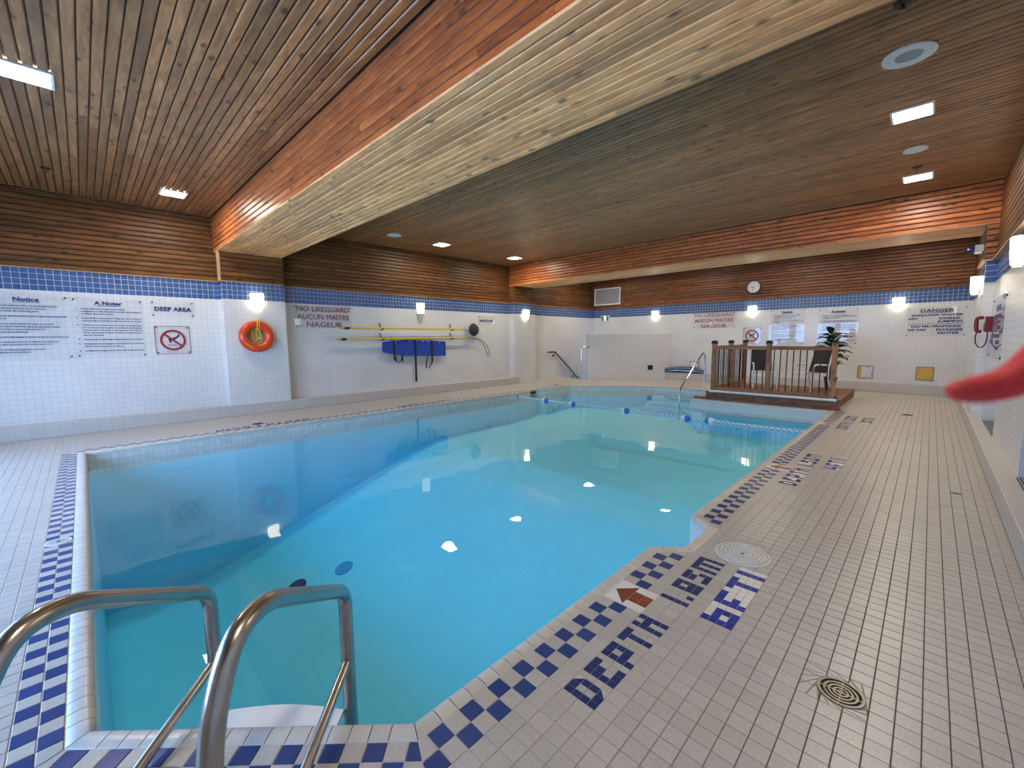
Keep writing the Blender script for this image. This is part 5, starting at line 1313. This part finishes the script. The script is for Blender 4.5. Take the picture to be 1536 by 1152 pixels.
# ------------------------------------------------------------------ potted plant
pl = empty('potted_plant', loc=(-1.72, 13.02, PZ)); tag(pl, 'tall leafy green potted plant behind the right chair', 'plant')
mb = MB(); mb.lathe([(0.0, 0.0), (0.10, 0.0), (0.135, 0.27), (0.145, 0.27), (0.145, 0.3), (0.125, 0.3), (0.12, 0.26), (0.0, 0.26)], 24); mb.build('pot', 'pot', pl, True)
for k in range(3):
    a = 2.1 * k; mb = MB(); mb.tube([(0.03 * math.cos(a), 0.03 * math.sin(a), 0.25), (0.06 * math.cos(a), 0.06 * math.sin(a), 0.8), (0.07 * math.cos(a + 0.4), 0.07 * math.sin(a + 0.4), 1.2 + 0.08 * k)], 0.012, 8); mb.build('stem', 'stem', pl, True)
lm = MB(); n = 8; vs = []
for i in range(n + 1):
    t = i / n; wd = 0.085 * math.sin(math.pi * min(1, t * 0.96 + 0.04)) ** 0.8; y_ = 0.05 + 0.27 * t; z_ = 0.06 * math.sin(t * 2.2) - 0.10 * t * t
    vs += [(-wd, y_, z_ + 0.015), (0, y_, z_), (wd, y_, z_ + 0.015)]
fs = [(3 * i + j, 3 * i + j + 1, 3 * i + 4 + j, 3 * i + 3 + j) for i in range(n) for j in range(2)]
lm.add(vs, fs); lm.tube([(0, 0, 0), (0, 0.06, 0.005)], 0.004, 5); lme = lm.mesh('leaf', 'leaf', True)
rl = random.Random(3)
for k in range(52):
    h = 0.50 + 0.82 * (k / 51); a = k * 2.399; s_ = rl.uniform(0.85, 1.3); el = math.radians(rl.uniform(-15, 35) + 25 * (k / 51) ** 2)
    link('leaf', lme, pl, Matrix.Translation((0.05 * math.cos(a), 0.05 * math.sin(a), h)) @ Matrix.Rotation(a, 4, 'Z') @ Matrix.Rotation(el, 4, 'X') @ Matrix.Rotation(rl.uniform(-0.3, 0.3), 4, 'Y') @ Matrix.Scale(s_, 4))

# ------------------------------------------------------------------ red phone, beacon
ph = empty('wall_phone', on_right(9.86, 1.665)); tag(ph, 'red emergency wall phone with looped cord on the right wall', 'phone')
mb = MB(); mb.box(-0.10, 0.10, -0.12, 0.115, 0.0, 0.075); mb.build('body', 'phone', ph)
mb = MB(); mb.box(-0.07, 0.07, -0.10, 0.02, 0.075, 0.082); mb.build('keypad', 'black', ph)
mb = MB(); mb.tube(fillet([(-0.05, 0.10, 0.09), (-0.05, 0.11, 0.155), (-0.05, 0.04, 0.165), (-0.05, -0.06, 0.16), (-0.05, -0.11, 0.15), (-0.05, -0.11, 0.10)], 0.05), 0.026, 10); mb.build('handset', 'phone', ph, True)
mb = MB(); mb.tube([(-0.05, -0.11, 0.15), (-0.05, -0.2, 0.16), (-0.05, -0.30, 0.15), (-0.05, -0.36, 0.11), (-0.04, -0.36, 0.075), (-0.02, -0.30, 0.045), (0.0, -0.2, 0.035), (0.0, -0.12, 0.04)], 0.009, 8); mb.build('cord', 'phone', ph, True)
bc = empty('warning_beacon', on_right(10.45, 2.9, PXR - WO)); tag(bc, 'blue domed warning beacon on a grey box under the far beam', 'beacon')
mb = MB(); mb.box(-0.06, 0.06, -0.05, 0.06, 0, 0.1); mb.build('box', 'grey', bc)
mb = MB(); mb.lathe([(0.045, 0.1), (0.045, 0.15), (0.035, 0.19), (0.0, 0.205)], 18); mb.build('lens', 'strobe', bc, True)
mb = MB(); mb.box(-0.05, 0.05, -0.075, -0.05, 0.02, 0.1); mb.build('bracket', 'white', bc)

# ------------------------------------------------------------------ unidentified blurred red shape close to the lens
rs = empty('red_shape', loc=(0.02, 0.24, 1.475)); tag(rs, 'blurred red tapered shape poking in close at the right edge', 'strap')
def at_dir(d, r): return Vector((0, 0, 1.5)) + Vector(d).normalized() * r - Vector((0.02, 0.24, 1.475))
dirs = [(0.0315, 0.9954, -0.0904), (0.0338, 0.9954, -0.0902), (0.0397, 0.9952, -0.0897), (0.0513, 0.9948, -0.0876), (0.0673, 0.9943, -0.0831), (0.0859, 0.9934, -0.0755), (0.103, 0.993, -0.0581), (0.1224, 0.9918, -0.0354), (0.1486, 0.9889, 0.0011)]
pts = [at_dir(d, 0.25 + 0.005 * i) for i, d in enumerate(dirs)]
mb = MB(); mb.tube(pts, 0.012, 18, radii=[0.0012, 0.0034, 0.0047, 0.0056, 0.0063, 0.0066, 0.0070, 0.0085, 0.011]); mb.build('tapered_end', 'redfoam', rs, True)
